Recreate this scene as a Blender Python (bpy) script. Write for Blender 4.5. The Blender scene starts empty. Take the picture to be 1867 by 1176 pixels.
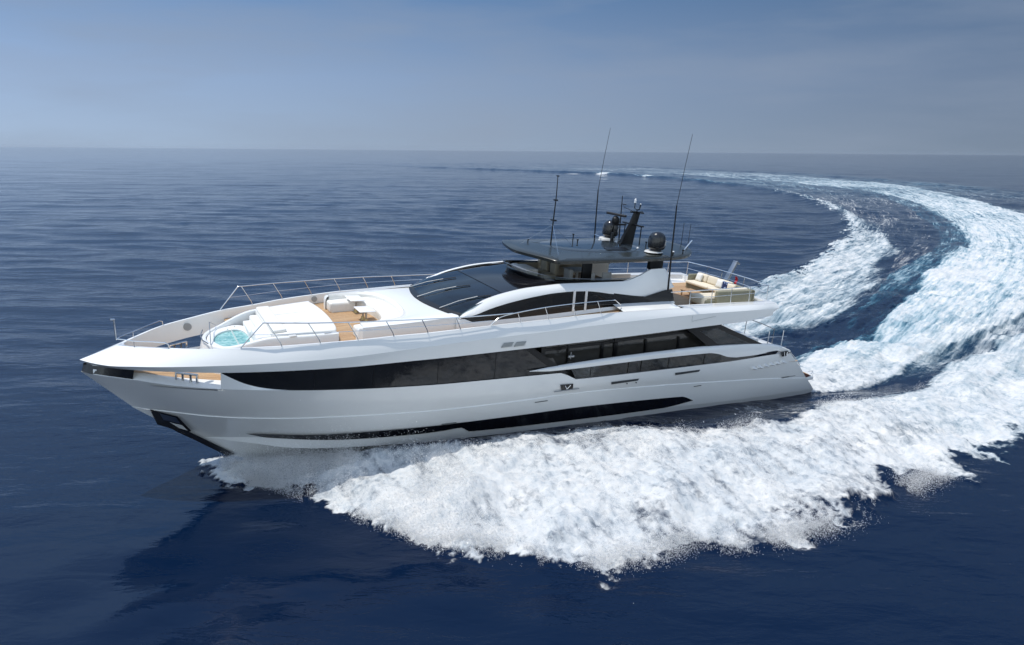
import bpy, bmesh, math, random
import numpy as np
from mathutils import Matrix, Vector
R = math.radians
random.seed(7); rng = np.random.default_rng(11)
S = bpy.context.scene

# ------------------------------------------------------------------ camera
cam = bpy.data.cameras.new('camera'); camo = bpy.data.objects.new('camera', cam)
S.collection.objects.link(camo); S.camera = camo
cam.sensor_width = 36; cam.lens = 36 * 1340 / 1867; cam.clip_start = .1; cam.clip_end = 80000
CAMH = 12.0
Wm = Matrix(((0.99997, -0.0083, 0.0), (0.00189, 0.22762, -0.97375), (0.00808, 0.97372, 0.22762)))
camo.matrix_world = Matrix.Translation((0, 0, CAMH)) @ Wm.to_4x4()

# ------------------------------------------------------------------ sky + sun
SUN_EL, SUN_AZ = 71.5, -89.0            # azimuth from +Y towards +X, degrees
w = bpy.data.worlds.new('World'); S.world = w; w.use_nodes = True
nt = w.node_tree; nt.nodes.clear()
sky = nt.nodes.new('ShaderNodeTexSky'); sky.sky_type = 'NISHITA'; sky.sun_disc = False
sky.sun_elevation = R(SUN_EL); sky.sun_rotation = R(SUN_AZ)
sky.altitude = 0; sky.air_density = 1.0; sky.dust_density = .5; sky.ozone_density = 2.0
# thin high cloud streaks, by direction only
tc = nt.nodes.new('ShaderNodeTexCoord')
mp = nt.nodes.new('ShaderNodeMapping'); mp.inputs['Scale'].default_value = (1.2, 1.2, 7.0)
mp.inputs['Rotation'].default_value = (0.05, 0.08, 0.3)
nz = nt.nodes.new('ShaderNodeTexNoise'); nz.inputs['Scale'].default_value = 2.2; nz.inputs['Detail'].default_value = 6
nz.inputs['Roughness'].default_value = .55
cr = nt.nodes.new('ShaderNodeMapRange'); cr.inputs['From Min'].default_value = .42; cr.inputs['From Max'].default_value = .78
cr.inputs['To Min'].default_value = 0; cr.inputs['To Max'].default_value = .6
mx = nt.nodes.new('ShaderNodeMixRGB'); mx.inputs['Color2'].default_value = (1.25, 1.52, 1.98, 1)
bg = nt.nodes.new('ShaderNodeBackground'); bg.inputs['Strength'].default_value = .15
wo = nt.nodes.new('ShaderNodeOutputWorld')
L = nt.links.new
L(tc.outputs['Generated'], mp.inputs[0]); L(mp.outputs[0], nz.inputs[0]); L(nz.outputs['Fac'], cr.inputs[0])
# sea haze low in the sky: greyer and bluer towards the horizon
sx = nt.nodes.new('ShaderNodeSeparateXYZ'); L(tc.outputs['Generated'], sx.inputs[0])
hz = nt.nodes.new('ShaderNodeMapRange'); hz.interpolation_type = 'SMOOTHERSTEP'
for k_, v_ in (('From Min', .20), ('From Max', .70), ('To Min', 1.0), ('To Max', .3)): hz.inputs[k_].default_value = v_
L(sx.outputs[2], hz.inputs['Value'])
hm = nt.nodes.new('ShaderNodeMixRGB')
zr_ = nt.nodes.new('ShaderNodeMapRange'); zr_.inputs['From Max'].default_value = .4; L(sx.outputs[2], zr_.inputs['Value'])
hr_ = nt.nodes.new('ShaderNodeValToRGB'); el_ = hr_.color_ramp.elements; K_ = 4.0
for k_, (p_, c_) in enumerate(((0, (1.08, 1.40, 1.86)), (.22, (.88, 1.24, 1.86)), (.5, (.42, .82, 1.54)), (.72, (.36, .76, 1.5)), (1.0, (1.2, 1.75, 2.5)))):
    e_ = el_[k_] if k_ < 2 else el_.new(p_); e_.position = p_; e_.color = (c_[0] / K_, c_[1] / K_, c_[2] / K_, 1)
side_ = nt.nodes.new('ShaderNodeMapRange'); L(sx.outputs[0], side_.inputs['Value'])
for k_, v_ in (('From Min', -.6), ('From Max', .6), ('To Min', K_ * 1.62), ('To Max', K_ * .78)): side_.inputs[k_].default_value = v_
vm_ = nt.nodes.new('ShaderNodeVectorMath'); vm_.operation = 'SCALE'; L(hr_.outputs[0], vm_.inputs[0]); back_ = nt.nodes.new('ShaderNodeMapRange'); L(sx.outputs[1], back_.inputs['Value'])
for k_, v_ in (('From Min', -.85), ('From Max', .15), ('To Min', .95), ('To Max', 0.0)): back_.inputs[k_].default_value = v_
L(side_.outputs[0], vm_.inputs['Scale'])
bm_ = nt.nodes.new('ShaderNodeMixRGB'); bm_.inputs['Color2'].default_value = (4.3, 4.95, 5.35, 1); L(back_.outputs[0], bm_.inputs['Fac']); L(vm_.outputs[0], bm_.inputs['Color1']); L(zr_.outputs[0], hr_.inputs[0]); L(bm_.outputs[0], hm.inputs['Color2'])  # brighter sky behind the camera, added as fill light for the shaded hull
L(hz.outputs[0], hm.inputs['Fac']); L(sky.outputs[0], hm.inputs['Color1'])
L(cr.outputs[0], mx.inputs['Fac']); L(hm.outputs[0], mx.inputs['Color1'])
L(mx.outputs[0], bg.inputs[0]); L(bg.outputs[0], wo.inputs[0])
sl = bpy.data.lights.new('sun', 'SUN'); sl.energy = 2.2; sl.angle = R(.53); sl.color = (1, .955, .88)
so = bpy.data.objects.new('sun', sl); S.collection.objects.link(so)
sd = Vector((math.sin(R(SUN_AZ)) * math.cos(R(SUN_EL)), math.cos(R(SUN_AZ)) * math.cos(R(SUN_EL)), math.sin(R(SUN_EL))))
so.rotation_euler = sd.to_track_quat('Z', 'Y').to_euler(); so.location = (-40, 40, 60)
S.view_settings.view_transform = 'Standard'; S.view_settings.look = 'None'
S.view_settings.exposure = .6; S.view_settings.gamma = 1
S.cycles.max_bounces = 8; S.cycles.transparent_max_bounces = 12; S.cycles.volume_bounces = 0
S.cycles.use_denoising = True
S.cycles.caustics_reflective = False; S.cycles.caustics_refractive = False

# ------------------------------------------------------------------ materials
def mat(name, col, rough=.5, metal=0, coat=0, ior=1.45, spec=.5):
    m = bpy.data.materials.new(name); m.use_nodes = True
    p = m.node_tree.nodes['Principled BSDF']
    p.inputs['Base Color'].default_value = (*col, 1); p.inputs['Roughness'].default_value = rough
    p.inputs['Metallic'].default_value = metal; p.inputs['Coat Weight'].default_value = coat
    p.inputs['IOR'].default_value = ior; p.inputs['Specular IOR Level'].default_value = spec
    p.inputs['Coat Roughness'].default_value = .05
    return m
def nd(m, t, **kw):
    n = m.node_tree.nodes.new(t)
    for k, v in kw.items():
        if k in n.inputs: n.inputs[k].default_value = v
        else: setattr(n, k, v)
    return n
def lk(m, a, b): m.node_tree.links.new(a, b)
def vary(m, scale=1.5, amt=.06, bump=0, bscale=60, rv=.0):
    """small tone and roughness variation, optional fine bump"""
    p = m.node_tree.nodes['Principled BSDF']; c = p.inputs['Base Color'].default_value[:]
    tcn = nd(m, 'ShaderNodeTexCoord'); n = nd(m, 'ShaderNodeTexNoise', Scale=scale, Detail=5.0)
    lk(m, tcn.outputs['Object'], n.inputs['Vector'])
    mr = nd(m, 'ShaderNodeMixRGB'); mr.inputs['Color1'].default_value = tuple(x * (1 - amt) for x in c[:3]) + (1,)
    mr.inputs['Color2'].default_value = tuple(min(1, x * (1 + amt)) for x in c[:3]) + (1,)
    lk(m, n.outputs['Fac'], mr.inputs['Fac']); lk(m, mr.outputs[0], p.inputs['Base Color'])
    if rv:
        q = nd(m, 'ShaderNodeMapRange'); r0 = p.inputs['Roughness'].default_value
        q.inputs['To Min'].default_value = max(0, r0 - rv); q.inputs['To Max'].default_value = r0 + rv
        lk(m, n.outputs['Fac'], q.inputs[0]); lk(m, q.outputs[0], p.inputs['Roughness'])
    if bump:
        n2 = nd(m, 'ShaderNodeTexNoise', Scale=bscale, Detail=3.0); lk(m, tcn.outputs['Object'], n2.inputs['Vector'])
        b = nd(m, 'ShaderNodeBump', Strength=bump, Distance=.01); lk(m, n2.outputs['Fac'], b.inputs['Height'])
        lk(m, b.outputs[0], p.inputs['Normal'])
    return m
M = {}
M['gel'] = vary(mat('white_gelcoat', (.85, .85, .83), .2, coat=.6), .6, .02, rv=.05)
M['gel2'] = vary(mat('white_nonskid', (.78, .78, .765), .6), 4, .03, .3, 90)
M['bottom'] = mat('antifouling', (.015, .016, .02), .4)
M['blackgel'] = mat('black_gelcoat', (.006, .006, .008), .12, coat=.5)
M['glass'] = vary(mat('tinted_glass', (.012, .012, .013), .04, spec=.6), 1.2, .3, rv=.02)
M['salglass'] = vary(mat('saloon_glass', (.055, .052, .048), .06, spec=.6), 1.6, .5)
M['frame'] = mat('black_frame', (.004, .004, .005), .35)
M['steel'] = mat('polished_steel', (.72, .73, .74), .16, 1)
M['steel2'] = mat('satin_steel', (.35, .36, .37), .3, 1)
M['rubber'] = mat('dark_rubber', (.02, .02, .022), .6)
M['vinyl'] = vary(mat('white_vinyl', (.80, .785, .74), .55), 3, .03, .25, 40)
M['cream'] = vary(mat('cream_canvas', (.74, .66, .52), .85), 6, .05, .4, 120)
M['olive'] = vary(mat('olive_wicker', (.23, .22, .155), .7), 30, .15, .6, 200)
M['greyfab'] = vary(mat('grey_fabric', (.45, .46, .47), .85), 20, .08, .4, 200)
M['navy'] = mat('navy_fabric', (.02, .04, .12), .8)
M['red'] = mat('red_cloth', (.45, .02, .03), .8)
M['hardtop'] = vary(mat('graphite_paint', (.022, .026, .024), .28, coat=.3), 1, .06, rv=.05)
M['grey'] = mat('mid_grey', (.32, .33, .33), .5)
M['lightgrey'] = mat('light_grey_panel', (.6, .6, .58), .5)
M['groove'] = mat('dark_groove', (.05, .055, .06), .6)
M['gold'] = mat('bronze_base', (.45, .32, .14), .3, .8)
M['white_plastic'] = mat('white_plastic', (.85, .85, .85), .3)
M['carpet'] = mat('dark_sole', (.05, .05, .055), .8)
M['interior'] = mat('interior_beige', (.42, .38, .30), .7)
# windscreen glass: clear enough to show the helm inside
m = bpy.data.materials.new('windscreen_glass'); m.use_nodes = True; n_ = m.node_tree; n_.nodes.clear()
o_ = nd(m, 'ShaderNodeOutputMaterial'); g_ = nd(m, 'ShaderNodeBsdfGlossy', Roughness=.02); g_.inputs['Color'].default_value = (.9, .95, 1, 1)
t_ = nd(m, 'ShaderNodeBsdfTransparent'); t_.inputs['Color'].default_value = (.10, .155, .18, 1)
f_ = nd(m, 'ShaderNodeFresnel', IOR=1.55); x_ = nd(m, 'ShaderNodeMixShader')
lk(m, f_.outputs[0], x_.inputs[0]); lk(m, t_.outputs[0], x_.inputs[1]); lk(m, g_.outputs[0], x_.inputs[2]); lk(m, x_.outputs[0], o_.inputs[0])
M['screen'] = m
def tinted(name, tint):
    m = M['screen'].copy(); m.name = name
    for q in m.node_tree.nodes:
        if q.type == 'BSDF_TRANSPARENT': q.inputs['Color'].default_value = (*tint, 1)
    return m
M['clear'] = tinted('clear_glass', (.72, .78, .78))
M['smoke'] = tinted('smoke_glass', (.30, .32, .33))
# teak with caulked planks running fore and aft
m = mat('teak_planks', (.4, .25, .13), .6); p = m.node_tree.nodes['Principled BSDF']
tcn = nd(m, 'ShaderNodeTexCoord'); sp = nd(m, 'ShaderNodeSeparateXYZ'); lk(m, tcn.outputs['Object'], sp.inputs[0])
mu = nd(m, 'ShaderNodeMath', operation='MULTIPLY'); mu.inputs[1].default_value = 1 / .075; lk(m, sp.outputs[1], mu.inputs[0])
fr = nd(m, 'ShaderNodeMath', operation='FRACT'); lk(m, mu.outputs[0], fr.inputs[0])
fl = nd(m, 'ShaderNodeMath', operation='FLOOR'); lk(m, mu.outputs[0], fl.inputs[0])
gt = nd(m, 'ShaderNodeMath', operation='LESS_THAN'); gt.inputs[1].default_value = .12; lk(m, fr.outputs[0], gt.inputs[0])
wn = nd(m, 'ShaderNodeTexWhiteNoise', noise_dimensions='1D'); lk(m, fl.outputs[0], wn.inputs['W'])
mpn = nd(m, 'ShaderNodeMapping'); mpn.inputs['Scale'].default_value = (1.5, 14, 1); lk(m, tcn.outputs['Object'], mpn.inputs[0])
ns = nd(m, 'ShaderNodeTexNoise', Scale=1.5, Detail=6.0); lk(m, mpn.outputs[0], ns.inputs['Vector'])
ad = nd(m, 'ShaderNodeMath', operation='ADD'); lk(m, wn.outputs[0], ad.inputs[0]); lk(m, ns.outputs['Fac'], ad.inputs[1])
rp = nd(m, 'ShaderNodeMapRange'); rp.inputs['From Min'].default_value = .2; rp.inputs['From Max'].default_value = 1.5; lk(m, ad.outputs[0], rp.inputs[0])
c1 = nd(m, 'ShaderNodeMixRGB'); c1.inputs['Color1'].default_value = (.36, .20, .095, 1); c1.inputs['Color2'].default_value = (.56, .38, .21, 1); lk(m, rp.outputs[0], c1.inputs['Fac'])
c2 = nd(m, 'ShaderNodeMixRGB'); c2.inputs['Color2'].default_value = (.10, .07, .05, 1); lk(m, gt.outputs[0], c2.inputs['Fac']); lk(m, c1.outputs[0], c2.inputs['Color1'])
lk(m, c2.outputs[0], p.inputs['Base Color']); M['teak'] = m
# tub water
m = mat('tub_water', (.12, .50, .50), .05, ior=1.33); p = m.node_tree.nodes['Principled BSDF']
tcn = nd(m, 'ShaderNodeTexCoord'); ns = nd(m, 'ShaderNodeTexNoise', Scale=4.5, Detail=4.0, Distortion=1.2); lk(m, tcn.outputs['Object'], ns.inputs['Vector'])
cr_ = nd(m, 'ShaderNodeValToRGB'); e = cr_.color_ramp.elements; e[0].position = .38; e[0].color = (.11, .33, .34, 1); e[1].position = .68; e[1].color = (.40, .64, .62, 1)
lk(m, ns.outputs['Fac'], cr_.inputs[0]); lk(m, cr_.outputs[0], p.inputs['Base Color'])
b = nd(m, 'ShaderNodeBump', Strength=.6, Distance=.06); lk(m, ns.outputs['Fac'], b.inputs['Height']); lk(m, b.outputs[0], p.inputs['Normal']); M['tub'] = m

# ------------------------------------------------------------------ helpers
BOAT = Matrix(((-0.87842, 0.47172, 0.07654, -3.646), (-0.47502, -0.8794, -0.03175, 29.952), (0.05234, -0.06425, 0.99656, 5.701), (0, 0, 0, 1)))
YBASE = Vector((-4, 0, -5.9))
def pc(pts):
    """monotone cubic through (x, v) points"""
    pts = sorted(pts); X = np.array([p[0] for p in pts], float); Y = np.array([p[1] for p in pts], float)
    h = np.diff(X); d = np.diff(Y) / h; s = np.zeros(len(X)); s[0] = d[0]; s[-1] = d[-1]
    for i in range(1, len(X) - 1):
        if d[i - 1] * d[i] > 0:
            w1 = 2 * h[i] + h[i - 1]; w2 = h[i] + 2 * h[i - 1]; s[i] = (w1 + w2) / (w1 / d[i - 1] + w2 / d[i])
    def f(x):
        x = min(max(x, X[0]), X[-1]); i = min(int(np.searchsorted(X, x, 'right')) - 1, len(X) - 2); i = max(i, 0)
        t = (x - X[i]) / h[i]
        return float((2*t**3-3*t*t+1)*Y[i] + (t**3-2*t*t+t)*h[i]*s[i] + (-2*t**3+3*t*t)*Y[i+1] + (t**3-t*t)*h[i]*s[i+1])
    return f
def crv(P, n=8, closed=False):
    """Catmull-Rom through 3-D (or 2-D) points"""
    P = [Vector(p) for p in P]; out = []; N = len(P); K = N if closed else N - 1
    g = (lambda i: P[i % N]) if closed else (lambda i: P[i] if 0 <= i < N else (2 * P[0] - P[1] if i < 0 else 2 * P[-1] - P[-2]))
    for i in range(K):
        a, b, c, d = g(i - 1), g(i), g(i + 1), g(i + 2)
        for k in range(n):
            t = k / n; out.append(.5 * ((2 * b) + (-a + c) * t + (2 * a - 5 * b + 4 * c - d) * t * t + (-a + 3 * b - 3 * c + d) * t ** 3))
    if not closed: out.append(P[-1])
    return out
class MB:
    def __init__(s): s.v = []; s.f = []
    def add(s, vs, fs):
        o = len(s.v); s.v += [tuple(v) for v in vs]; s.f += [tuple(i + o for i in f) for f in fs]; return s
    def strip(s, *rows, flip=False, closed=False):
        """rows of equal length joined into one smooth sheet"""
        n = len(rows[0]); vs = [p for r in rows for p in r]; fs = []
        for j in range(len(rows) - 1):
            for i in range(n if closed else n - 1):
                a, b = j * n + i, j * n + (i + 1) % n; c, d = a + n, b + n
                fs.append((a, b, d, c) if not flip else (a, c, d, b))
        return s.add(vs, fs)
    def mirror(s, y0=0):
        n = len(s.v); s.v += [(x, 2 * y0 - y, z) for x, y, z in s.v]; s.f += [tuple(i + n for i in reversed(f)) for f in s.f]; return s
    def mirrored(s):
        m = MB(); m.v = [(x, -y, z) for x, y, z in s.v]; m.f = [tuple(reversed(f)) for f in s.f]; return m
    def tube(s, P, r=.02, n=8, cap=True):
        P = [Vector(p) for p in P]; rr = r if isinstance(r, (list, tuple)) else [r] * len(P); rows = []
        up = None
        for i, p in enumerate(P):
            t = (P[min(i + 1, len(P) - 1)] - P[max(i - 1, 0)]).normalized()
            if up is None: up = Vector((0, 0, 1)) if abs(t.z) < .9 else Vector((0, 1, 0))
            a = t.cross(up).normalized(); b = a.cross(t).normalized(); up = b
            rows.append([p + rr[i] * (math.cos(k * 2 * math.pi / n) * a + math.sin(k * 2 * math.pi / n) * b) for k in range(n)])
        s.strip(*rows, closed=True)
        if cap:
            o = len(s.v) - n * len(P); s.f.append(tuple(o + k for k in range(n))); s.f.append(tuple(len(s.v) - n + k for k in reversed(range(n))))
        return s
    def bm(s, b, mtx=None):
        if mtx is not None: b.transform(mtx)
        b.verts.ensure_lookup_table(); s.add([v.co[:] for v in b.verts], [[v.index for v in f.verts] for f in b.faces]); b.free(); return s
    def box(s, x0, x1, y0, y1, z0, z1, r=.02, seg=3, mtx=None, taper=None):
        b = bmesh.new(); bmesh.ops.create_cube(b, size=1)
        for v in b.verts: v.co = Vector(((x0 + x1) / 2 + v.co.x * (x1 - x0), (y0 + y1) / 2 + v.co.y * (y1 - y0), (z0 + z1) / 2 + v.co.z * (z1 - z0)))
        if taper:
            for v in b.verts:
                if v.co.z > (z0 + z1) / 2: v.co.x += taper
        if r > 0: bmesh.ops.bevel(b, geom=list(b.edges), offset=min(r, .49 * min(abs(x1 - x0), abs(y1 - y0), abs(z1 - z0))), segments=seg, profile=.5, affect='EDGES')
        return s.bm(b, mtx)
    def prism(s, pts, z0, z1, r=.03, seg=3, mtx=None, zf=None):
        """outline (x, y) extruded up, top and bottom edges rounded; zf(x, y) adds height"""
        b = bmesh.new(); vs = [b.verts.new((p[0], p[1], z0)) for p in pts]; f = b.faces.new(vs)
        if f.normal.z > 0: f.normal_flip()
        e = bmesh.ops.extrude_face_region(b, geom=[f])
        for v in e['geom']:
            if isinstance(v, bmesh.types.BMVert): v.co.z = z1
        bmesh.ops.recalc_face_normals(b, faces=b.faces)
        if r > 0:
            es = [x for x in b.edges if abs(x.verts[0].co.z - x.verts[1].co.z) < 1e-6]
            bmesh.ops.bevel(b, geom=es, offset=r, segments=seg, profile=.5, affect='EDGES')
        if zf:
            bmesh.ops.triangulate(b, faces=[x for x in b.faces if len(x.verts) > 4])
            for v in b.verts: v.co.z += zf(v.co.x, v.co.y)
        return s.bm(b, mtx)
    def lathe(s, prof, c=(0, 0, 0), n=32, sx=1, sy=1):
        rows = [[(c[0] + r * sx * math.cos(2 * math.pi * k / n), c[1] + r * sy * math.sin(2 * math.pi * k / n), c[2] + z) for k in range(n)] for r, z in prof]
        return s.strip(*rows, closed=True)
    def plate(s, P, q, t=.01):
        """thin solid on polygon P with thickness along vector q"""
        q = Vector(q).normalized() * t; P = [Vector(p) for p in P]; n = len(P)
        vs = [p for p in P] + [p + q for p in P]
        fs = [tuple(range(n)), tuple(reversed(range(n, 2 * n)))] + [(i, i + n, (i + 1) % n + n, (i + 1) % n) for i in range(n)]
        return s.add(vs, fs)
    def build(s, name, material, parent=None, smooth=True, angle=35, recalc=True, loc=None):
        me = bpy.data.meshes.new(name); me.from_pydata([(float(a), float(b), float(c)) for a, b, c in s.v], [], [[int(i) for i in f] for f in s.f])
        if recalc:
            b = bmesh.new(); b.from_mesh(me); bmesh.ops.remove_doubles(b, verts=b.verts, dist=1e-4); bmesh.ops.recalc_face_normals(b, faces=b.faces); b.to_mesh(me); b.free()
        if smooth:
            me.shade_smooth()
            me.set_sharp_from_angle(angle=R(angle))
        o = bpy.data.objects.new(name, me); S.collection.objects.link(o)
        me.materials.append(M[material] if isinstance(material, str) else material)
        if parent is not None:
            o.parent = parent
            if parent is YACHT: o.location = -YBASE
        elif loc is not None: o.matrix_world = loc
        return o
def tag(o, label, cat=None, group=None, kind=None):
    if label: o['label'] = label
    if cat: o['category'] = cat
    if group: o['group'] = group
    if kind: o['kind'] = kind
    return o
def empty(name, mtx):
    o = bpy.data.objects.new(name, None); S.collection.objects.link(o); o.matrix_world = mtx; return o
YACHT = None
YACHT = empty('motor_yacht', BOAT @ Matrix.Translation(YBASE))
tag(YACHT, 'long white motor yacht with dark hardtop and windows, turning at speed and throwing spray', 'yacht')
def part(mb, name, material, parent=None, **k): return mb.build(name, material, parent or YACHT, **k)

#<SEA>
# ------------------------------------------------------------------ sea: one displaced sheet to the horizon, wake laid out along the yacht's track
def fft_tile(n, fn, seed):
    r = np.random.default_rng(seed); kx = np.fft.fftfreq(n) * n; KX, KY = np.meshgrid(kx, kx, indexing='ij')
    sp = (r.normal(size=(n, n)) + 1j * r.normal(size=(n, n))) * fn(KX, KY); sp[0, 0] = 0
    t = np.real(np.fft.ifft2(sp)); return ((t - t.mean()) / t.std()).astype(np.float32)
def samp(T, x, y):
    n = T.shape[0]; x = np.mod(x, 1) * n; y = np.mod(y, 1) * n; i = np.floor(x).astype(int); j = np.floor(y).astype(int); fx = x - i; fy = y - j
    i %= n; j %= n; i1 = (i + 1) % n; j1 = (j + 1) % n
    return T[i, j] * (1-fx)*(1-fy) + T[i1, j] * fx*(1-fy) + T[i, j1] * (1-fx)*fy + T[i1, j1] * fx*fy
def fbm(beta, lo=1):
    return lambda a, b: np.where(np.hypot(a, b) >= lo, 1 / np.maximum(np.hypot(a, b), 1) ** beta, 0)
def wind(k0, k1, spread, ang=math.pi / 2, beta=2.4):
    def f(a, b):
        k = np.hypot(a, b); th = np.arctan2(b, a) - ang; d = np.abs(np.cos(th)) ** spread
        return np.where((k >= k0) & (k <= k1), d / np.maximum(k, 1) ** beta, 0)
    return f
T_f = fft_tile(1024, fbm(1.5), 3); T_f2 = fft_tile(1024, fbm(1.25, 3), 5)
T_b = fft_tile(512, lambda a, b: np.where((np.hypot(a, b) > 4) & (np.hypot(a, b) < 15), 1 / np.maximum(np.hypot(a, b), 1) ** 1.2, 0), 21); T_w1 = fft_tile(1024, wind(4, 40, 5, math.pi / 2 + .12, 2.2), 8); T_w2 = fft_tile(1024, wind(5, 90, 3, math.pi / 2 - .22, 2.2), 9); T_w3 = fft_tile(1024, wind(2, 12, 6, math.pi / 2 + .3, 1.6), 14)
track = np.array([[-56.0,1.5],[-35.0,12.9],[-14.6,24.0],[0.0,32.0],[14.7,39.9],[17.8,40.4],[21.2,43.7],[27.3,50.3],[36.7,61.5],[47.8,74.9],[61.3,92.5],[73.3,111.8],[87.0,140.5],[103.7,183.8],[122.7,251.4],[127.5,308.1],[123.4,362.9],[114.5,429.7],[92.9,481.2],[63.5,529.4],[27.5,588.2],[-17.3,661.5],[-71.7,723.2]])
def catmull(P, n=12):
    P = np.vstack([2*P[0]-P[1], P, 2*P[-1]-P[-2]]); out = []
    for i in range(1, len(P)-2):
        for t in np.arange(n)/n:
            a, b, c, d = P[i-1:i+3]; out.append(.5*((2*b)+(-a+c)*t+(2*a-5*b+4*c-d)*t*t+(-a+3*b-3*c+d)*t**3))
    out.append(P[-2]); return np.array(out)
TR = catmull(track)
for _ in range(30): TR[1:-1] = (TR[:-2] + 2*TR[1:-1] + TR[2:]) / 4
sg_ = np.diff(TR, axis=0); Ls = np.hypot(*sg_.T); SS = np.r_[0, np.cumsum(Ls)]; SS -= SS[np.argmin(np.hypot(*(TR - [14.7, 39.9]).T))]
def flow(px_, py_):
    """(s along the track, t to port) of points"""
    s_o = np.empty(len(px_)); t_o = np.empty(len(px_))
    for a in range(0, len(px_), 8000):
        P = np.stack([px_[a:a+8000], py_[a:a+8000]], 1)[:, None, :]; d = P - TR[None, :-1]
        u_ = np.clip((d * sg_).sum(2) / Ls**2, 0, 1); e_ = d - sg_ * u_[..., None]; dd = np.hypot(e_[..., 0], e_[..., 1]); i = dd.argmin(1); r_ = np.arange(len(i))
        cz = sg_[i, 0] * e_[r_, i, 1] - sg_[i, 1] * e_[r_, i, 0]
        s_o[a:a+8000] = SS[i] + u_[r_, i] * Ls[i]; t_o[a:a+8000] = -np.sign(cz) * dd[r_, i]
    return s_o, t_o
def axis(lo, a, b, hi, d, g1, lim, g2):
    mid = np.arange(a, b + d, d)
    def grow(start, end, g1, lim):
        out = []; x = start; s_ = d
        while x < end:
            s_ *= 1 + (g1 if x - start < lim else g2); x += s_; out.append(x)
        return out
    r_ = grow(b, hi, g1, lim); l_ = [a - (v - b) for v in grow(b, b + (a - lo), .03, 1)]
    return np.array(sorted(l_) + list(mid) + r_)
gx = axis(-26000, -20, 42, 26000, .115, .012, 200, .045); gy = axis(-60, 14, 60, 30000, .115, .012, 560, .045)
NX, NY = len(gx), len(gy)
GX, GY = np.meshgrid(gx, gy, indexing='ij')
# flow coordinates on a thinned grid, then bilinear back
ix = np.unique(np.r_[np.arange(0, NX, 5), NX - 1]); iy = np.unique(np.r_[np.arange(0, NY, 5), NY - 1])
cx_, cy_ = np.meshgrid(gx[ix], gy[iy], indexing='ij'); fs, ft = flow(cx_.ravel(), cy_.ravel()); fs = fs.reshape(cx_.shape); ft = ft.reshape(cx_.shape)
def up2(A):
    B = np.empty((NX, len(iy)))
    for j in range(len(iy)): B[:, j] = np.interp(gx, gx[ix], A[:, j])
    C_ = np.empty((NX, NY))
    for i in range(NX): C_[i] = np.interp(gy, gy[iy], B[i])
    return C_
FS, FT = up2(fs), up2(ft)
ip = lambda pts: (lambda s_: np.interp(s_, [p[0] for p in pts], [p[1] for p in pts]))
sst = lambda a, b, x: (lambda t: t * t * (3 - 2 * t))(np.clip((x - a) / (b - a), 0, 1))
portO = ip([(-29.3,.2),(-28.2,1.3),(-27.2,2.9),(-26,4.9),(-24.9,7.2),(-24,8.8),(-22.4,10.0),(-21.5,10.9),(-19.7,12.2),(-18,12.5),(-16.6,12.4),(-15.6,13.4),(-12.3,13.8),(-9.3,13.7),(-5.4,13.1),(3,12.5),(20,13.8),(60,18),(140,30),(183,38),(250,48),(415,67),(600,80)])
portI = ip([(-29.3,-1.2),(-28.2,-.6),(-27,0.1),(-25.5,1.2),(-24,2.4),(-20,4.6),(-15,5.7),(-12,6.3),(-9.5,6.4),(-6,6.3),(0,5.3),(9,4.6),(17,5.2),(23,6.7),(60,10.5),(140,19),(183,28),(250,36),(400,52),(600,70)])
washO = ip([(-1,3.0),(3,3.4),(6,3.5),(14,4.2),(23,5.7),(32,7.2),(60,10),(138,13.5),(183,15),(257,23),(326,32),(470,42),(600,55)])
washI = ip([(-1,-2.7),(6.6,-3.2),(10.5,-2.6),(16.4,-2.0),(29,-2.8),(44,-5.0),(67,-4.7),(90,-5.3),(129,-6),(186,-5),(247,-8.6),(350,-24),(600,-40)])
stbI = ip([(-29,.3),(-24,-3.7),(-15,-4.9),(0,-5.0),(10,-4.9),(15,-4.2),(23,-3.9),(35,-4.9),(47,-6.6),(62,-9.2),(93,-14.2),(137,-21),(176,-25),(225,-33),(300,-44),(600,-90)])
stbO = ip([(-29,-.3),(-24,-7),(-15,-12.5),(0,-13.5),(28,-13.9),(41,-14.5),(56,-17.2),(71,-18.6),(89,-20.9),(113,-23),(143,-26),(187,-31),(234,-39),(283,-48),(347,-57),(600,-110)])
fade = ip([(-40,1),(130,1),(180,.86),(250,.7),(350,.58),(450,.46),(600,.28),(760,0)])
act = (FS > -29.6) & (FS < 765) & (np.abs(FT) < 120)
Sx, Tx = FS[act], FT[act]; X_, Y_ = GX[act], GY[act]
lump = samp(T_f, X_ / 9.0, Y_ / 9.0); lump2 = samp(T_f2, X_ / 23.0 + .3, Y_ / 23.0); str_ = samp(T_f, Sx / 40.0, Tx / 9.0); rag = samp(T_f2, X_ / 14.0 + .1, Y_ / 14.0 + .6); big = samp(T_f, Sx / 120.0 + .2, Tx / 45.0)
wid = 1 + np.clip(Sx, 0, 400) / 60.0
near = sst(40, 5, Sx)
fing = samp(T_f, Sx / 5.0, Tx / 22.0 + .4); tO = Tx + fing * .34 * near + rag * (.36 - .15 * sst(-12, 0, Sx)) * (near + .3 * (1 - near)) + lump * .28 + big * .5 * (1 - near)
F_po = sst(0, 1, (portO(Sx) + .25 - tO) / ((.4 + .85 * sst(-26, -20, Sx)) * wid)); Fbow = 0
F_pi = np.maximum(sst(0, 1, (Tx + .35 * str_ + .15 * lump - portI(Sx)) / (.9 * wid)), sst(-21.5, -25, Sx) * (Tx > -1.5))
Fp = F_po * F_pi
Fw = sst(0, 1, (washO(Sx) - Tx + .25 * str_) / (.7 * wid)) * sst(0, 1, (Tx - washI(Sx) + .35 * str_) / (1.1 * wid)) * sst(-1.5, .6, Sx)
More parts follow.
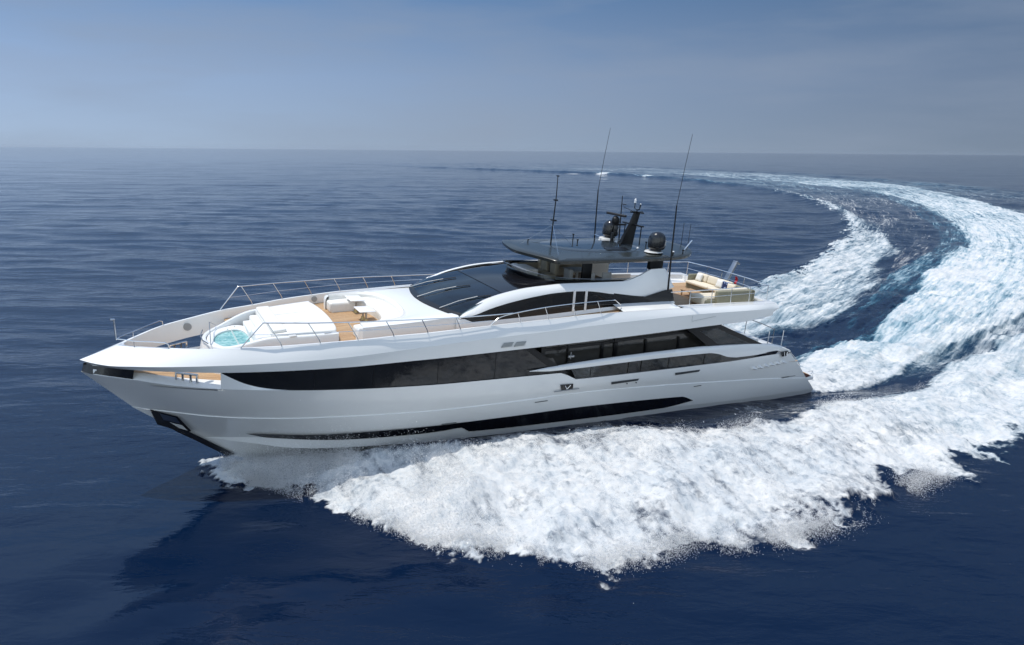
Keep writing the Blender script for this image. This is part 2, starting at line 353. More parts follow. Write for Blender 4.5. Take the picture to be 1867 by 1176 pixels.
Fs = sst(0, 1, (Tx + .5 * rag + .35 * lump - stbO(Sx)) / (.6 * wid)) * sst(0, 1, (stbI(Sx) - Tx + .5 * str_) / np.minimum(1.8 * wid, .35 * np.maximum(stbI(Sx) - stbO(Sx), 1))) * sst(340, 180, Sx) * (.80 - .08 * sst(60, 120, Sx))
Fw = Fw * (.95 - .13 * sst(8, 30, Sx)); Fp = Fp * (.93 - .15 * sst(0, 25, Sx))
Fs *= 1 - .45 * sst(60, 120, Sx) * sst(.3, .9, (Tx - stbO(Sx)) / np.maximum(1, stbI(Sx) - stbO(Sx)))
# half-broken patches: sheet beside the hull, trough streaks between the streams
sheet = (.72 + .28 * sst(-20, -23, Sx)) * sst(-27.5, -24, Sx) * sst(-9, -14, Sx) * sst(2.2, 4.6, Tx) * (Tx < portO(Sx))
sheet = np.maximum(sheet, .40 * sst(-9, -5, Sx) * sst(6, -1, Sx) * sst(3.2, 4.2, Tx + .2 * str_) * (Tx < portI(Sx) + 1))
trough = .66 * sst(3, 10, Sx) * (Tx > washO(Sx) - 1) * (Tx < portI(Sx) + 1) * sst(200, 60, Sx)
dark = .27 * sst(18, 40, Sx) * (Tx > stbI(Sx) - 1) * (Tx < washI(Sx) + 1) * sst(300, 200, Sx)
farw = .27 * sst(150, 230, Sx) * (Tx > stbO(Sx)) * (Tx < portO(Sx))
fd = fade(Sx)
Fo = np.maximum.reduce([Fp * fd * (1 - .5 * sst(60, 180, Sx)), Fw * fd, Fs * np.minimum(fd, .9), np.where(Tx > 0, sheet, 0), trough, dark, farw * fd * 1.4])
Fo = np.clip(Fo + .05 * big * (Fo > .02), 0, 1)
FOAM = np.zeros((NX, NY), np.float32); FOAM[act] = Fo
for cx0, cy0 in ((32.6, 407), (48, 402), (66.6, 364)): FOAM = np.maximum(FOAM, (1.1 * np.exp(-((GX - cx0) / 4.5) ** 2 - ((GY - cy0) / 5.5) ** 2)).astype(np.float32))
AER = np.zeros((NX, NY), np.float32)
AER[act] = np.clip(np.maximum.reduce([.9 * sst(-4, 5, washO(Sx) - Tx) * sst(0, 10, Sx) * (Tx > washI(Sx) - 2), Fs * .6, Fp * .6 * sst(-8, 10, Sx), .9 * sst(150, 300, Sx) * (Tx > stbO(Sx)) * (Tx < portO(Sx) + 4)]) * ip([(-30,1),(300,1),(760,0)])(Sx), 0, 1)
# heights
mass_p = np.clip((Tx - portI(Sx)) / np.maximum(portO(Sx) - portI(Sx), .3), -.5, 1.3)
Hc = ip([(-29.3,0),(-28,.25),(-26,.5),(-23,.75),(-18,.9),(-12,.85),(-5,.7),(5,.6),(20,.5),(60,.45),(140,.4),(400,.35),(700,.2)])
prof = sst(-.35, .22, mass_p) * sst(1.12, .25, mass_p)
hull_h = ip([(-29.3,0),(-27.5,.4),(-24,.6),(-20.5,.62),(-15,.45),(-10.5,.25),(-5,-.1),(0,-.4),(5,-.35),(15,-.2),(40,0)])(Sx)
inner = hull_h * sst(1, 3.2, np.abs(Tx)) * sst(portI(Sx) + 2.2, portI(Sx) - .3, np.abs(Tx))
Hh = inner + np.where(Tx > 0, Hc(Sx) * prof, 0)
ms = np.clip((stbO(Sx) - Tx) / np.minimum(stbO(Sx) - stbI(Sx), -.3), -1, 1.5)
ridge = np.exp(-((Tx - stbO(Sx) - 1.1 * wid ** .5) / (1.5 * wid ** .5)) ** 2) * ip([(-29,0),(-20,.7),(60,.8),(140,.75),(250,.95),(450,1.1),(560,.8),(700,.2)])(Sx)
Hh += ridge
Hh += -.45 * np.exp(-((Sx - 2.5) / 3.0) ** 2) * sst(4, 1, np.abs(Tx)) + .35 * Fw * ip([(-2,0),(8,1),(40,.8),(200,.4),(700,.1)])(Sx)
Hh += Fo * sst(40, 10, Sx) * .11 * samp(T_b, X_ / 30. + .4, Y_ / 30. + .2)
Hh += Fo * (.035 * lump + .065 * lump2 + .012 * samp(T_f2, X_ / 4.1, Y_ / 4.1)) * ip([(-29,.7),(-20,1.25),(0,1.25),(20,1),(100,.9),(700,.6)])(Sx)
Hh += (.10 * str_ + .05 * big) * np.where((Tx > stbO(Sx)) & (Tx < portO(Sx)), 1, 0) * sst(0, 15, Sx)
H = np.zeros((NX, NY), np.float32); H[act] = Hh
calm = 1 - .75 * np.clip(FOAM * 1.5, 0, 1)
dist = np.hypot(GX, GY); SL = np.exp(-((GX + 7) / 13) ** 2 - ((GY - 17.5) / 8.5) ** 2); lod = np.clip(1 - (dist - 900) / 3000, .0, 1); lod2 = np.clip(1 - (dist - 150) / 350, 0, 1)
amp_near = .55 + .45 * sst(22, 55, dist)
H += (lod * calm * amp_near * (.05 * samp(T_w1, GX / 97., GY / 97.) + .035 * samp(T_w3, GX / 139. + .2, GY / 139.)) + lod2 * calm * amp_near * (1 - .8 * SL) * .056 * samp(T_w2, GX / 43., GY / 43.)).astype(np.float32)
H += (SL * calm * .030 * samp(T_b, GX / 34., GY / 26.)).astype(np.float32)
del T_w1, T_w2, T_w3
co_ = np.stack([GX, GY, H], 2).reshape(-1, 3).astype(np.float32)
ii = np.arange(NX * NY).reshape(NX, NY); q4 = np.stack([ii[:-1, :-1], ii[1:, :-1], ii[1:, 1:], ii[:-1, 1:]], 2).reshape(-1, 4)
me = bpy.data.meshes.new('sea'); me.vertices.add(len(co_)); me.vertices.foreach_set('co', co_.ravel()); me.loops.add(q4.size); me.loops.foreach_set('vertex_index', q4.ravel().astype(np.int32))
me.polygons.add(len(q4)); me.polygons.foreach_set('loop_start', np.arange(0, q4.size, 4, dtype=np.int32)); me.update(calc_edges=True); me.shade_smooth()
FOAM = np.maximum(FOAM, 0)
at1 = me.attributes.new('foam', 'FLOAT', 'POINT'); at1.data.foreach_set('value', FOAM.ravel()); at2 = me.attributes.new('aer', 'FLOAT', 'POINT'); at2.data.foreach_set('value', AER.ravel())
at4 = me.attributes.new('slick', 'FLOAT', 'POINT'); at4.data.foreach_set('value', SL.astype(np.float32).ravel())
at3 = me.attributes.new('track', 'FLOAT_VECTOR', 'POINT'); at3.data.foreach_set('vector', np.stack([FS, FT, FS * 0], 2).astype(np.float32).ravel())
sea = bpy.data.objects.new('sea', me); S.collection.objects.link(sea); sea['kind'] = 'structure'
# water + foam material
m = bpy.data.materials.new('sea_water'); m.use_nodes = True; m.node_tree.nodes.clear()
out = nd(m, 'ShaderNodeOutputMaterial'); wp_ = nd(m, 'ShaderNodeBsdfPrincipled'); fp_ = nd(m, 'ShaderNodeBsdfPrincipled'); mix = nd(m, 'ShaderNodeMixShader')
geo = nd(m, 'ShaderNodeNewGeometry'); aF = nd(m, 'ShaderNodeAttribute', attribute_name='foam'); aA = nd(m, 'ShaderNodeAttribute', attribute_name='aer'); aT = nd(m, 'ShaderNodeAttribute', attribute_name='track')
def noise(vec, sc, scale, det=6.0, rough=.6, dist=0.0):
    mp_ = nd(m, 'ShaderNodeMapping'); mp_.inputs['Scale'].default_value = sc; lk(m, vec, mp_.inputs[0]); n = nd(m, 'ShaderNodeTexNoise', Scale=scale, Detail=det, Roughness=rough, Distortion=dist); lk(m, mp_.outputs[0], n.inputs['Vector']); return n.outputs['Fac']
def mth(op, a, b=None, c=None):
    n = nd(m, 'ShaderNodeMath', operation=op)
    for k, v in enumerate((a, b, c)):
        if v is None: continue
        if isinstance(v, (int, float)): n.inputs[k].default_value = v
        else: lk(m, v, n.inputs[k])
    return n.outputs[0]
def rng_(v, a, b, c=0, d=1, smooth=True):
    n = nd(m, 'ShaderNodeMapRange'); n.interpolation_type = 'SMOOTHSTEP' if smooth else 'LINEAR'
    for k, q in zip(('From Min', 'From Max', 'To Min', 'To Max'), (a, b, c, d)): n.inputs[k].default_value = q
    lk(m, v, n.inputs['Value']); return n.outputs[0]
pos = geo.outputs['Position']; tv = aT.outputs['Vector']
n_st = noise(tv, (.12, 1.6, 1), 1.0, 8.0, .62, .3); sxyz = nd(m, 'ShaderNodeSeparateXYZ'); lk(m, tv, sxyz.inputs[0]); n_ra = noise(tv, (2.4, .55, 1), 1.0, 8.0, .68, .35)
mixn = nd(m, 'ShaderNodeMix'); mixn.data_type = 'FLOAT'; lk(m, rng_(sxyz.outputs[0], 18, -6), mixn.inputs[0]); lk(m, n_st, mixn.inputs[2]); lk(m, n_ra, mixn.inputs[3]); n_st = mixn.outputs[0]
n_fi = noise(pos, (1, 1, .4), 3.2, 7.0, .68, .3)
n_f2 = noise(tv, (.35, 3.6, 1), 1.0, 5.0, .6, .2); mx2 = nd(m, 'ShaderNodeMix'); mx2.data_type = 'FLOAT'; lk(m, rng_(sxyz.outputs[0], 22, 0), mx2.inputs[0]); lk(m, n_f2, mx2.inputs[2]); lk(m, n_fi, mx2.inputs[3]); n_fi = mx2.outputs[0]
n_md = noise(pos, (1, 1, 1), .45, 6.0, .6, .5)
n_s2 = noise(tv, (.03, .42, 1), 1.0, 6.0, .6, .3)
comb = mth('ADD', mth('ADD', mth('MULTIPLY', n_st, .34), mth('MULTIPLY', n_s2, .26)), mth('ADD', mth('MULTIPLY', n_fi, .26), mth('MULTIPLY', n_md, .14)))
thr = mth('ADD', aF.outputs['Fac'], mth('MULTIPLY', mth('SUBTRACT', comb, .5), 3.6))
fm = mth('MULTIPLY', rng_(thr, .28, .98), rng_(aF.outputs['Fac'], .02, .16))
lk(m, fm, mix.inputs[0]); lk(m, wp_.outputs[0], mix.inputs[1]); lk(m, fp_.outputs[0], mix.inputs[2]); lk(m, mix.outputs[0], out.inputs[0])
# water body colour: deep blue, milky turquoise where air is mixed in
wc = nd(m, 'ShaderNodeMixRGB'); wc.inputs['Color1'].default_value = (.0010, .0088, .031, 1); wc.inputs['Color2'].default_value = (.05, .19, .27, 1)
lk(m, mth('MULTIPLY', aA.outputs['Fac'], rng_(thr, .0, .75)), wc.inputs['Fac']); lk(m, wc.outputs[0], wp_.inputs['Base Color'])
wp_.inputs['Roughness'].default_value = .06; wp_.inputs['IOR'].default_value = 1.333; wp_.inputs['Specular IOR Level'].default_value = .36
# ripples
r1 = noise(pos, (.55, 1.3, 1), 1.3, 5.0, .55, .4); r2 = noise(pos, (.6, 1.5, 1), 5.5, 3.0, .5, .2); r0 = noise(pos, (.5, 1.2, 1), .32, 3.0, .5, .3)
hgt = mth('ADD', mth('MULTIPLY', r1, .16), mth('ADD', mth('MULTIPLY', r2, .022), mth('MULTIPLY', r0, .35)))
patch = noise(pos, (.6, 1.6, 1), .03, 3.0, .5, .5)
bw = nd(m, 'ShaderNodeBump', Distance=1.0); lk(m, hgt, bw.inputs['Height']); aS = nd(m, 'ShaderNodeAttribute', attribute_name='slick'); lk(m, mth('MULTIPLY', rng_(patch, .3, .7, .24, .60), mth('SUBTRACT', 1.0, mth('MULTIPLY', aS.outputs['Fac'], .70))), bw.inputs['Strength']); lk(m, bw.outputs[0], wp_.inputs['Normal'])
fc = nd(m, 'ShaderNodeValToRGB'); e = fc.color_ramp.elements; e[0].position = .33; e[0].color = (.40, .46, .51, 1); e[1].position = .66; e[1].color = (.735, .715, .68, 1)
lk(m, mth('ADD', mth('MULTIPLY', n_fi, .55), mth('MULTIPLY', n_md, .45)), fc.inputs[0]); ft_ = nd(m, 'ShaderNodeMixRGB'); ft_.inputs['Color2'].default_value = (.50, .68, .74, 1); lk(m, mth('MULTIPLY', aA.outputs['Fac'], rng_(thr, 1.05, .4, 0, .6)), ft_.inputs['Fac']); lk(m, fc.outputs[0], ft_.inputs['Color1']); lk(m, ft_.outputs[0], fp_.inputs['Base Color']); fp_.inputs['Roughness'].default_value = .9; fp_.inputs['Specular IOR Level'].default_value = .15
bf_ = nd(m, 'ShaderNodeBump', Distance=.25, Strength=.42); lk(m, mth('ADD', mth('MULTIPLY', comb, 1.0), mth('MULTIPLY', noise(pos, (1, 1, 1), 9.0, 4.0, .7), .22)), bf_.inputs['Height']); lk(m, bf_.outputs[0], fp_.inputs['Normal'])
me.materials.append(m)

# ------------------------------------------------------------------ spray: a great many small drops thrown off the bow wave
def sea_h(x, y):
    i = np.clip(np.searchsorted(gx, x), 0, NX - 1); j = np.clip(np.searchsorted(gy, y), 0, NY - 1); return H[i, j]
def world(s_, t_):
    i = np.clip(np.searchsorted(SS, s_) - 1, 0, len(SS) - 2); f_ = (s_ - SS[i]) / Ls[i]; P = TR[i] + sg_[i] * f_[:, None]; T = sg_[i] / Ls[i][:, None]
    return P[:, 0] + T[:, 1] * t_, P[:, 1] - T[:, 0] * t_
pts = []; rad = []
def emit(n, s0, s1, tf, hf, r0, r1, keep=.0, tile=6.0):
    s_ = rng.uniform(s0, s1, n); t_ = tf(s_, n); x, y = world(s_, t_); k = samp(T_f, x / tile, y / tile) > keep; x, y, s_ = x[k], y[k], s_[k]; n = len(x)
    z = sea_h(x, y) + hf(s_, n); pts.append(np.stack([x, y, z], 1)); rad.append(rng.uniform(r0, r1, n) ** 1.0 * np.where(rng.random(n) < .04, 1.8, 1))
E_ = lambda sc: (lambda s_, n: rng.exponential(sc, n))
emit(75000, -29, -4, lambda s_, n: portO(s_) - rng.normal(.12, .30, n), E_(.10), .004, .009, -.2)
emit(45000, -28.8, -21.5, lambda s_, n: np.maximum(portI(s_), 1.6) + rng.uniform(0, 1, n) * (portO(s_) - np.maximum(portI(s_), 1.6)), lambda s_, n: rng.exponential(1, n) * np.interp(s_, [-28.5, -25, -21], [.30, .40, .10]), .004, .010, -.6)
emit(20000, -28.9, -24.5, lambda s_, n: portI(s_) * .8 + rng.uniform(-.3, 2.0, n), lambda s_, n: rng.exponential(.15, n), .005, .011, -.9)
emit(26000, -22, 4, lambda s_, n: portI(s_) + .3 + rng.exponential(.9, n), lambda s_, n: rng.exponential(.11, n), .004, .010, 0)
emit(14000, -24, -8, lambda s_, n: portI(s_) + (portO(s_) - portI(s_)) * rng.random(n), lambda s_, n: rng.exponential(.08, n), .005, .012, .3)
Pp = np.concatenate(pts); Rr = np.concatenate(rad); n = len(Pp)
tet = np.array([[1, 1, 1], [1, -1, -1], [-1, 1, -1], [-1, -1, 1]], float) / 1.1
q_ = rng.normal(size=(n, 4)); q_ /= np.linalg.norm(q_, axis=1)[:, None]; w_, a_, b_, c_ = q_.T
RM = np.stack([np.stack([1-2*(b_*b_+c_*c_), 2*(a_*b_-c_*w_), 2*(a_*c_+b_*w_)], 1), np.stack([2*(a_*b_+c_*w_), 1-2*(a_*a_+c_*c_), 2*(b_*c_-a_*w_)], 1), np.stack([2*(a_*c_-b_*w_), 2*(b_*c_+a_*w_), 1-2*(a_*a_+b_*b_)], 1)], 1)
V = (np.einsum('nij,kj->nki', RM, tet) * Rr[:, None, None] + Pp[:, None, :]).reshape(-1, 3).astype(np.float32)
tri = (np.arange(n)[:, None, None] * 4 + np.array([[0, 1, 2], [0, 3, 1], [0, 2, 3], [1, 3, 2]])).reshape(-1, 3).astype(np.int32)
me = bpy.data.meshes.new('spray'); me.vertices.add(len(V)); me.vertices.foreach_set('co', V.ravel()); me.loops.add(tri.size); me.loops.foreach_set('vertex_index', tri.ravel())
me.polygons.add(len(tri)); me.polygons.foreach_set('loop_start', np.arange(0, tri.size, 3, dtype=np.int32)); me.update(calc_edges=True)
spray = bpy.data.objects.new('spray', me); S.collection.objects.link(spray); spray['kind'] = 'stuff'; spray['label'] = 'white spray drops thrown up along the bow wave'; spray['category'] = 'spray'
dm = bpy.data.materials.new('spray_drops'); dm.use_nodes = True; dm.node_tree.nodes.clear(); o_ = nd(dm, 'ShaderNodeOutputMaterial'); d1 = nd(dm, 'ShaderNodeBsdfDiffuse'); d2 = nd(dm, 'ShaderNodeBsdfTranslucent'); x_ = nd(dm, 'ShaderNodeMixShader')
for q in (d1, d2): q.inputs['Color'].default_value = (.99, .99, .99, 1)
x_.inputs[0].default_value = .3; lk(dm, d1.outputs[0], x_.inputs[1]); lk(dm, d2.outputs[0], x_.inputs[2]); lk(dm, x_.outputs[0], o_.inputs[0]); me.materials.append(dm)

#</SEA>
# ------------------------------------------------------------------ hull lines (x, value), boat frame, port side
yC = pc([(12.48,0),(12.2,.3),(11.8,.62),(11,1.15),(10,1.72),(8.5,2.4),(7.66,2.7),(6.37,3.1),(5.12,3.4),(3.85,3.6),(2.57,3.7),(0,3.8),(-14,3.8),(-18.3,3.6),(-21,3.4)])
zC = pc([(12.48,-1.83),(11,-1.86),(9.6,-1.95),(8,-1.99),(4.6,-2.01),(.8,-2.07),(-4.55,-2.08),(-4.7,-2.09),(-5.35,-2.42),(-5.6,-2.43),(-13.4,-2.34),(-17.2,-2.24),(-18.3,-2.30)])
yD = pc([(10.98,0),(10.6,.12),(10,.4),(8.5,1.32),(7.66,1.75),(6.37,2.3),(5.12,2.75),(3.85,3.05),(2.57,3.25),(0,3.5),(-5,3.65),(-14,3.7),(-20,3.4)])
zD = pc([(10.98,-3.3),(10.38,-3.40),(9,-3.45),(6.36,-3.39),(4.4,-3.3),(.6,-3.27),(-2.2,-3.22),(-5.9,-3.12),(-10,-3.2),(-13.3,-3.33),(-15.8,-3.46),(-20.2,-3.86)])
yE = pc([(8.95,0),(8.5,.12),(7.66,.6),(6.37,1.3),(5.12,1.9),(3.85,2.35),(2.57,2.7),(0,3.1),(-5,3.35),(-14,3.5),(-21.2,3.2)])
zE = pc([(8.95,-4.82),(7.66,-4.66),(6.4,-4.55),(4.6,-4.5),(2.5,-4.42),(-1,-4.38),(-10.5,-4.42),(-15,-4.5),(-21.2,-4.62)])
zK = pc([(8.56,-5.10),(7.8,-5.62),(6.8,-5.95),(5,-6.2),(2,-6.35),(-5,-6.3),(-21,-5.9)])
ends = {'C': (12.48, -18.35), 'D': (10.98, -20.15), 'E': (8.95, -21.1), 'K': (8.56, -21.1)}
US = [i / 110 for i in range(111)]
def xs(k):
    e, st_ = ends[k]; out = []
    for u in US:
        if u < .25: out.append(st_ + (-14 - st_) * u / .25)
        elif u < .7: out.append(-14 + (5 + 14) * (u - .25) / .45)
        else:
            t = (u - .7) / .3; out.append(5 + (e - 5) * (1 - max(0, 1 - t) ** 1.35))
    return out
rowC = [(x, yC(x), zC(x)) for x in xs('C')]; rowD = [(x, yD(x), zD(x)) for x in xs('D')]
rowE = [(x, yE(x), zE(x)) for x in xs('E')]; rowK = [(x, 0, zK(x)) for x in xs('K')]
def mixrow(a, b, t, dy=0): return [(p[0]*(1-t)+q[0]*t, (p[1]*(1-t)+q[1]*t) + dy * min(1, p[1] / 2) * math.sin(math.pi*t), p[2]*(1-t)+q[2]*t) for p, q in zip(a, b)]
h = MB()
rowDi = [(x, max(0, y - .03 * min(1, y)), z + .02) for x, y, z in rowD]
h.strip(rowC, mixrow(rowC, rowDi, .33, .05), mixrow(rowC, rowDi, .66, .05), rowDi); h.strip(rowDi, rowD)
h.strip(rowD, mixrow(rowD, rowE, .5, .03), rowE)
h.mirror()
tr = MB()
hull = part(h, 'hull', 'gel', angle=25, recalc=False)
hb = MB(); rowG = [(x, y * .95, z - .42 * min(1, y / 1.5)) for x, y, z in rowE]; hb.strip(rowE, rowG); hb.strip(rowG, mixrow(rowG, rowK, .5, 0), rowK); hb.mirror(); part(hb, 'hull_bottom', 'gel', recalc=False)
def ylow(x, z):
    """half breadth of the lower hull at (x, z)"""
    c, d, e = (yC(x), zC(x)), (yD(x), zD(x)), (yE(x), zE(x))
    if z > d[1]:
        t = (c[1] - z) / (c[1] - d[1]); return c[0] * (1 - t) + d[0] * t + .05 * math.sin(math.pi * max(0, min(1, t)))
    t = (d[1] - z) / (d[1] - e[1]); return d[0] * (1 - t) + e[0] * t + .03 * math.sin(math.pi * max(0, min(1, t)))
# forefoot: dark band along the stem
st = MB(); P = [(10.05, -4.0), (9.5, -4.45), (8.9, -4.86), (8.5, -5.15), (7.8, -5.65)]
st.strip([(x + .03, 0, z - .02) for x, z in P], [(x - .12, .11, z + .05) for x, z in P], [(x - .25, .22, z + .1) for x, z in P]); st.mirror()
part(st, 'stem_band', 'bottom')
# black chine windows / strips on both sides
top = pc([(7.3,-4.33),(5.42,-4.25),(2.94,-4.08),(.37,-3.98),(-2.45,-3.90),(-6.16,-3.82),(-11.5,-3.9),(-12.3,-4.18)])
bot = pc([(7.3,-4.34),(6.48,-4.53),(4.61,-4.51),(2.49,-4.42),(.35,-4.30),(-.5,-4.22),(-.95,-4.45),(-2.5,-4.46),(-6.25,-4.46),(-10.5,-4.42),(-12.3,-4.20)])
for sgn in (1, -1):
    s_ = MB(); X = [7.3 - 19.6 * i / 160 for i in range(161)]
    def off(x, z): return (x, ylow(x, max(z, zE(x) + .0)) + .022 + .05 * max(0, min(1, (x + 1) / 5)), z)
    s_.strip([off(x, top(x)) for x in X], [off(x, (top(x) + bot(x)) / 2) for x in X], [off(x, bot(x)) for x in X])
    s_ = s_ if sgn > 0 else s_.mirrored(); part(s_, 'hull_window', 'blackgel', recalc=False)
# transom + swim platform
T1 = [rowC[0], rowD[0], rowE[0], rowK[0]]
tr = MB(); n = 12
rows = []
for q in T1: rows.append([(q[0] + (.35 * (1 - abs(k / n * 2 - 1) ** 2) * -1), q[1] * (1 - 2 * k / n), q[2]) for k in range(n + 1)])
tr.strip(*rows); part(tr, 'transom', 'gel')
pl = MB(); pl.prism([(-19.3,3.25),(-20.9,3.22),(-21.15,3.0),(-21.35,0),(-21.15,-3.0),(-20.9,-3.22),(-19.3,-3.25)], -4.1, -3.86, .06); plat = part(pl, 'swim_platform', 'gel')
pt = MB(); pt.prism([(-19.9,3.0),(-20.85,2.97),(-21.05,0),(-20.85,-2.97),(-19.9,-3.0)], -3.86, -3.85, 0); pt.build('platform_teak', 'teak', plat)
pk = MB(); pk.plate([(-19.55,3.28,-3.42),(-20.75,3.2,-3.84),(-20.05,3.3,-3.90)], (0, -1, 0), .5); part(pk, 'transom_step', mat('mahogany_step', (.09, .025, .015), .35))
for y in (2.95, -2.95):
    t = MB(); t.tube(crv([(-18.85,y,-2.75),(-18.98,y,-2.5),(-19.2,y,-2.55),(-19.95,y,-3.22),(-19.95,y,-3.4)], 6), .022); part(t, 'boarding_rail', 'steel')
t = MB(); t.tube([(-20.6,3.05,-3.9),(-20.9,3.12,-3.72),(-21.15,2.9,-3.72),(-21.2,2.6,-3.86)], .02); part(t, 'boarding_rail', 'steel')

# ------------------------------------------------------------------ upper hull shell: rim A, knuckle B, lower edge T
yA = pc([(11.25,.0),(11.1,.32),(10.82,.60),(10.3,1.08),(9.81,1.47),(8.8,2.08),(7.65,2.58),(6.37,2.93),(5.12,3.24),(3.85,3.45),(2.57,3.56),(0,3.65),(-10,3.65),(-16,3.6),(-17,3.45)])
zA = pc([(11.25,-.94),(10.82,-.88),(9.81,-.74),(8.8,-.66),(7.65,-.54),(6.37,-.45),(5.12,-.33),(3.86,-.24),(2.58,-.14),(1.29,-.08),(0,0),(-3.75,.19),(-6.35,.31),(-10.2,.36),(-13.5,.36),(-17,.34)])
yB = pc([(12.49,0),(12.2,.38),(11.8,.78),(11,1.4),(10,1.98),(8.5,2.6),(7.66,2.88),(6.37,3.22),(5.12,3.48),(3.85,3.67),(2.57,3.77),(0,3.86),(-14,3.86),(-17,3.66)])
zB = pc([(12.49,-1.41),(11.75,-1.40),(10.95,-1.31),(9.98,-1.22),(8.84,-1.13),(6.97,-.99),(5.66,-.9),(4.14,-.78),(2.59,-.64),(0,-.44),(-3.76,-.24),(-8,-.02),(-12,.12),(-14.5,.14),(-17,.12)])
yT = pc([(12.3,0),(12.05,.32),(11.6,.75),(11,1.2),(10,1.80),(8.5,2.5),(7.66,2.8),(6.37,3.16),(5.12,3.42),(3.85,3.62),(2.57,3.72),(0,3.80),(-14,3.80),(-17,3.6)])
zT = pc([(12.3,-1.56),(10.9,-1.49),(9.58,-1.42),(8.35,-1.37),(7.15,-1.31),(5.63,-1.24),(4.11,-1.17),(2.54,-1.09),(-.1,-1.0),(-3.86,-.87),(-7.23,-.74),(-12.25,-.50),(-15.6,-.34),(-17,-.1)])
eb = {'A': (11.25, -16.8), 'B': (12.49, -16.85), 'T': (12.3, -15.9)}
def xr(k, N=120):
    e, s0 = eb[k]; out = []
    for i in range(N + 1):
        u = i / N
        if u < .2: out.append(s0 + (-13 - s0) * u / .2)
        elif u < .65: out.append(-13 + 18 * (u - .2) / .45)
        else: t = (u - .65) / .35; out.append(5 + (e - 5) * (1 - max(0, 1 - t) ** 1.5))
    return out
rA = [(x, yA(x), zA(x)) for x in xr('A')]; rB = [(x, yB(x), zB(x)) for x in xr('B')]; rT = [(x, yT(x), zT(x)) for x in xr('T')]
def inn(row, d, dz=0): return [(p[0] - (0.0 if p[1] > d else (d - p[1]) * .7), max(0, p[1] - d), p[2] + dz) for p in row]
rAi = [(x - .10 * max(0, 1 - y / 1.2), max(0, y - .09 * min(1, y / .8)), z - .004) for x, y, z in rA]
u = MB()
u.strip(rAi, mixrow(rAi, rA, .5), rA); u.strip(rA, mixrow(rA, rB, .2, 0.0), mixrow(rA, rB, .5, .02), mixrow(rA, rB, .8, .015), rB)
u.strip(rB, mixrow(rB, rT, .5, .01), rT)
rTi = inn(rT, .22, .0); u.strip(rT, rTi)
rAl = [(p[0], max(0, p[1]), q[2] + .02) for p, q in zip(rAi, rT)]
u.strip(rTi, [(a[0], min(a[1], b_[1]) if False else b_[1], a[2]) for a, b_ in zip(rTi, rAl)]); u.strip([(b_[0], b_[1], a[2]) for a, b_ in zip(rTi, rAl)], rAi)
u.mirror(); shell = part(u, 'bulwark', 'gel', angle=22)
# caps closing the shell at the stern overhang
oc = MB(); 
def oc_row(z, x, yy): return [(x, yy * (1 - 2 * k / 16), z) for k in range(17)]
oc.strip(oc_row(zA(-16.8), -16.8, yA(-16.8)), oc_row(zB(-16.85), -16.85, yB(-16.85)), oc_row(zT(-15.9), -15.9, yT(-15.9)))
oc.strip(oc_row(zT(-15.9), -15.9, 3.8), oc_row(-.62, -9.5, 3.8)); part(oc, 'deck_overhang', 'gel')
# small slots, grilles and panels on the upper hull
def sheet(pts, yf, d=.012):
    return [(x, yf(x) + d, z) for x, z in pts]
for a, b_ in ((6.98, 6.61), (6.24, 5.85)):
    g = MB(); g.strip([(a, yB(a) - .03, -1.0), (b_, yB(b_) - .03, -.98)], [(a, yB(a) - .02, -1.045), (b_, yB(b_) - .02, -1.025)]); part(g, 'side_slot', 'groove')
for a, b_ in ((-1.78, -2.22), (-2.34, -2.78)):
    g = MB(); g.plate([(a, 3.86, -.60 + .01), (b_, 3.86, -.58), (b_ + .1, 3.84, -.76), (a + .1, 3.84, -.78)], (0, 1, 0), .012); gr_ = part(g, 'vent_grille', 'grey')
    l_ = MB()
    for k in range(5): l_.box(a - .40, a + .06, 3.87, 3.885, -.63 - .03 * k, -.62 - .03 * k, 0)
    l_.build('slat', 'lightgrey', gr_)
g = MB(); g.tube([(-12.6, 3.872, -.03), (-11.2, 3.872, -.2), (-11.2, 3.872, .05)], .006, 6); part(g, 'access_panel', 'grey')

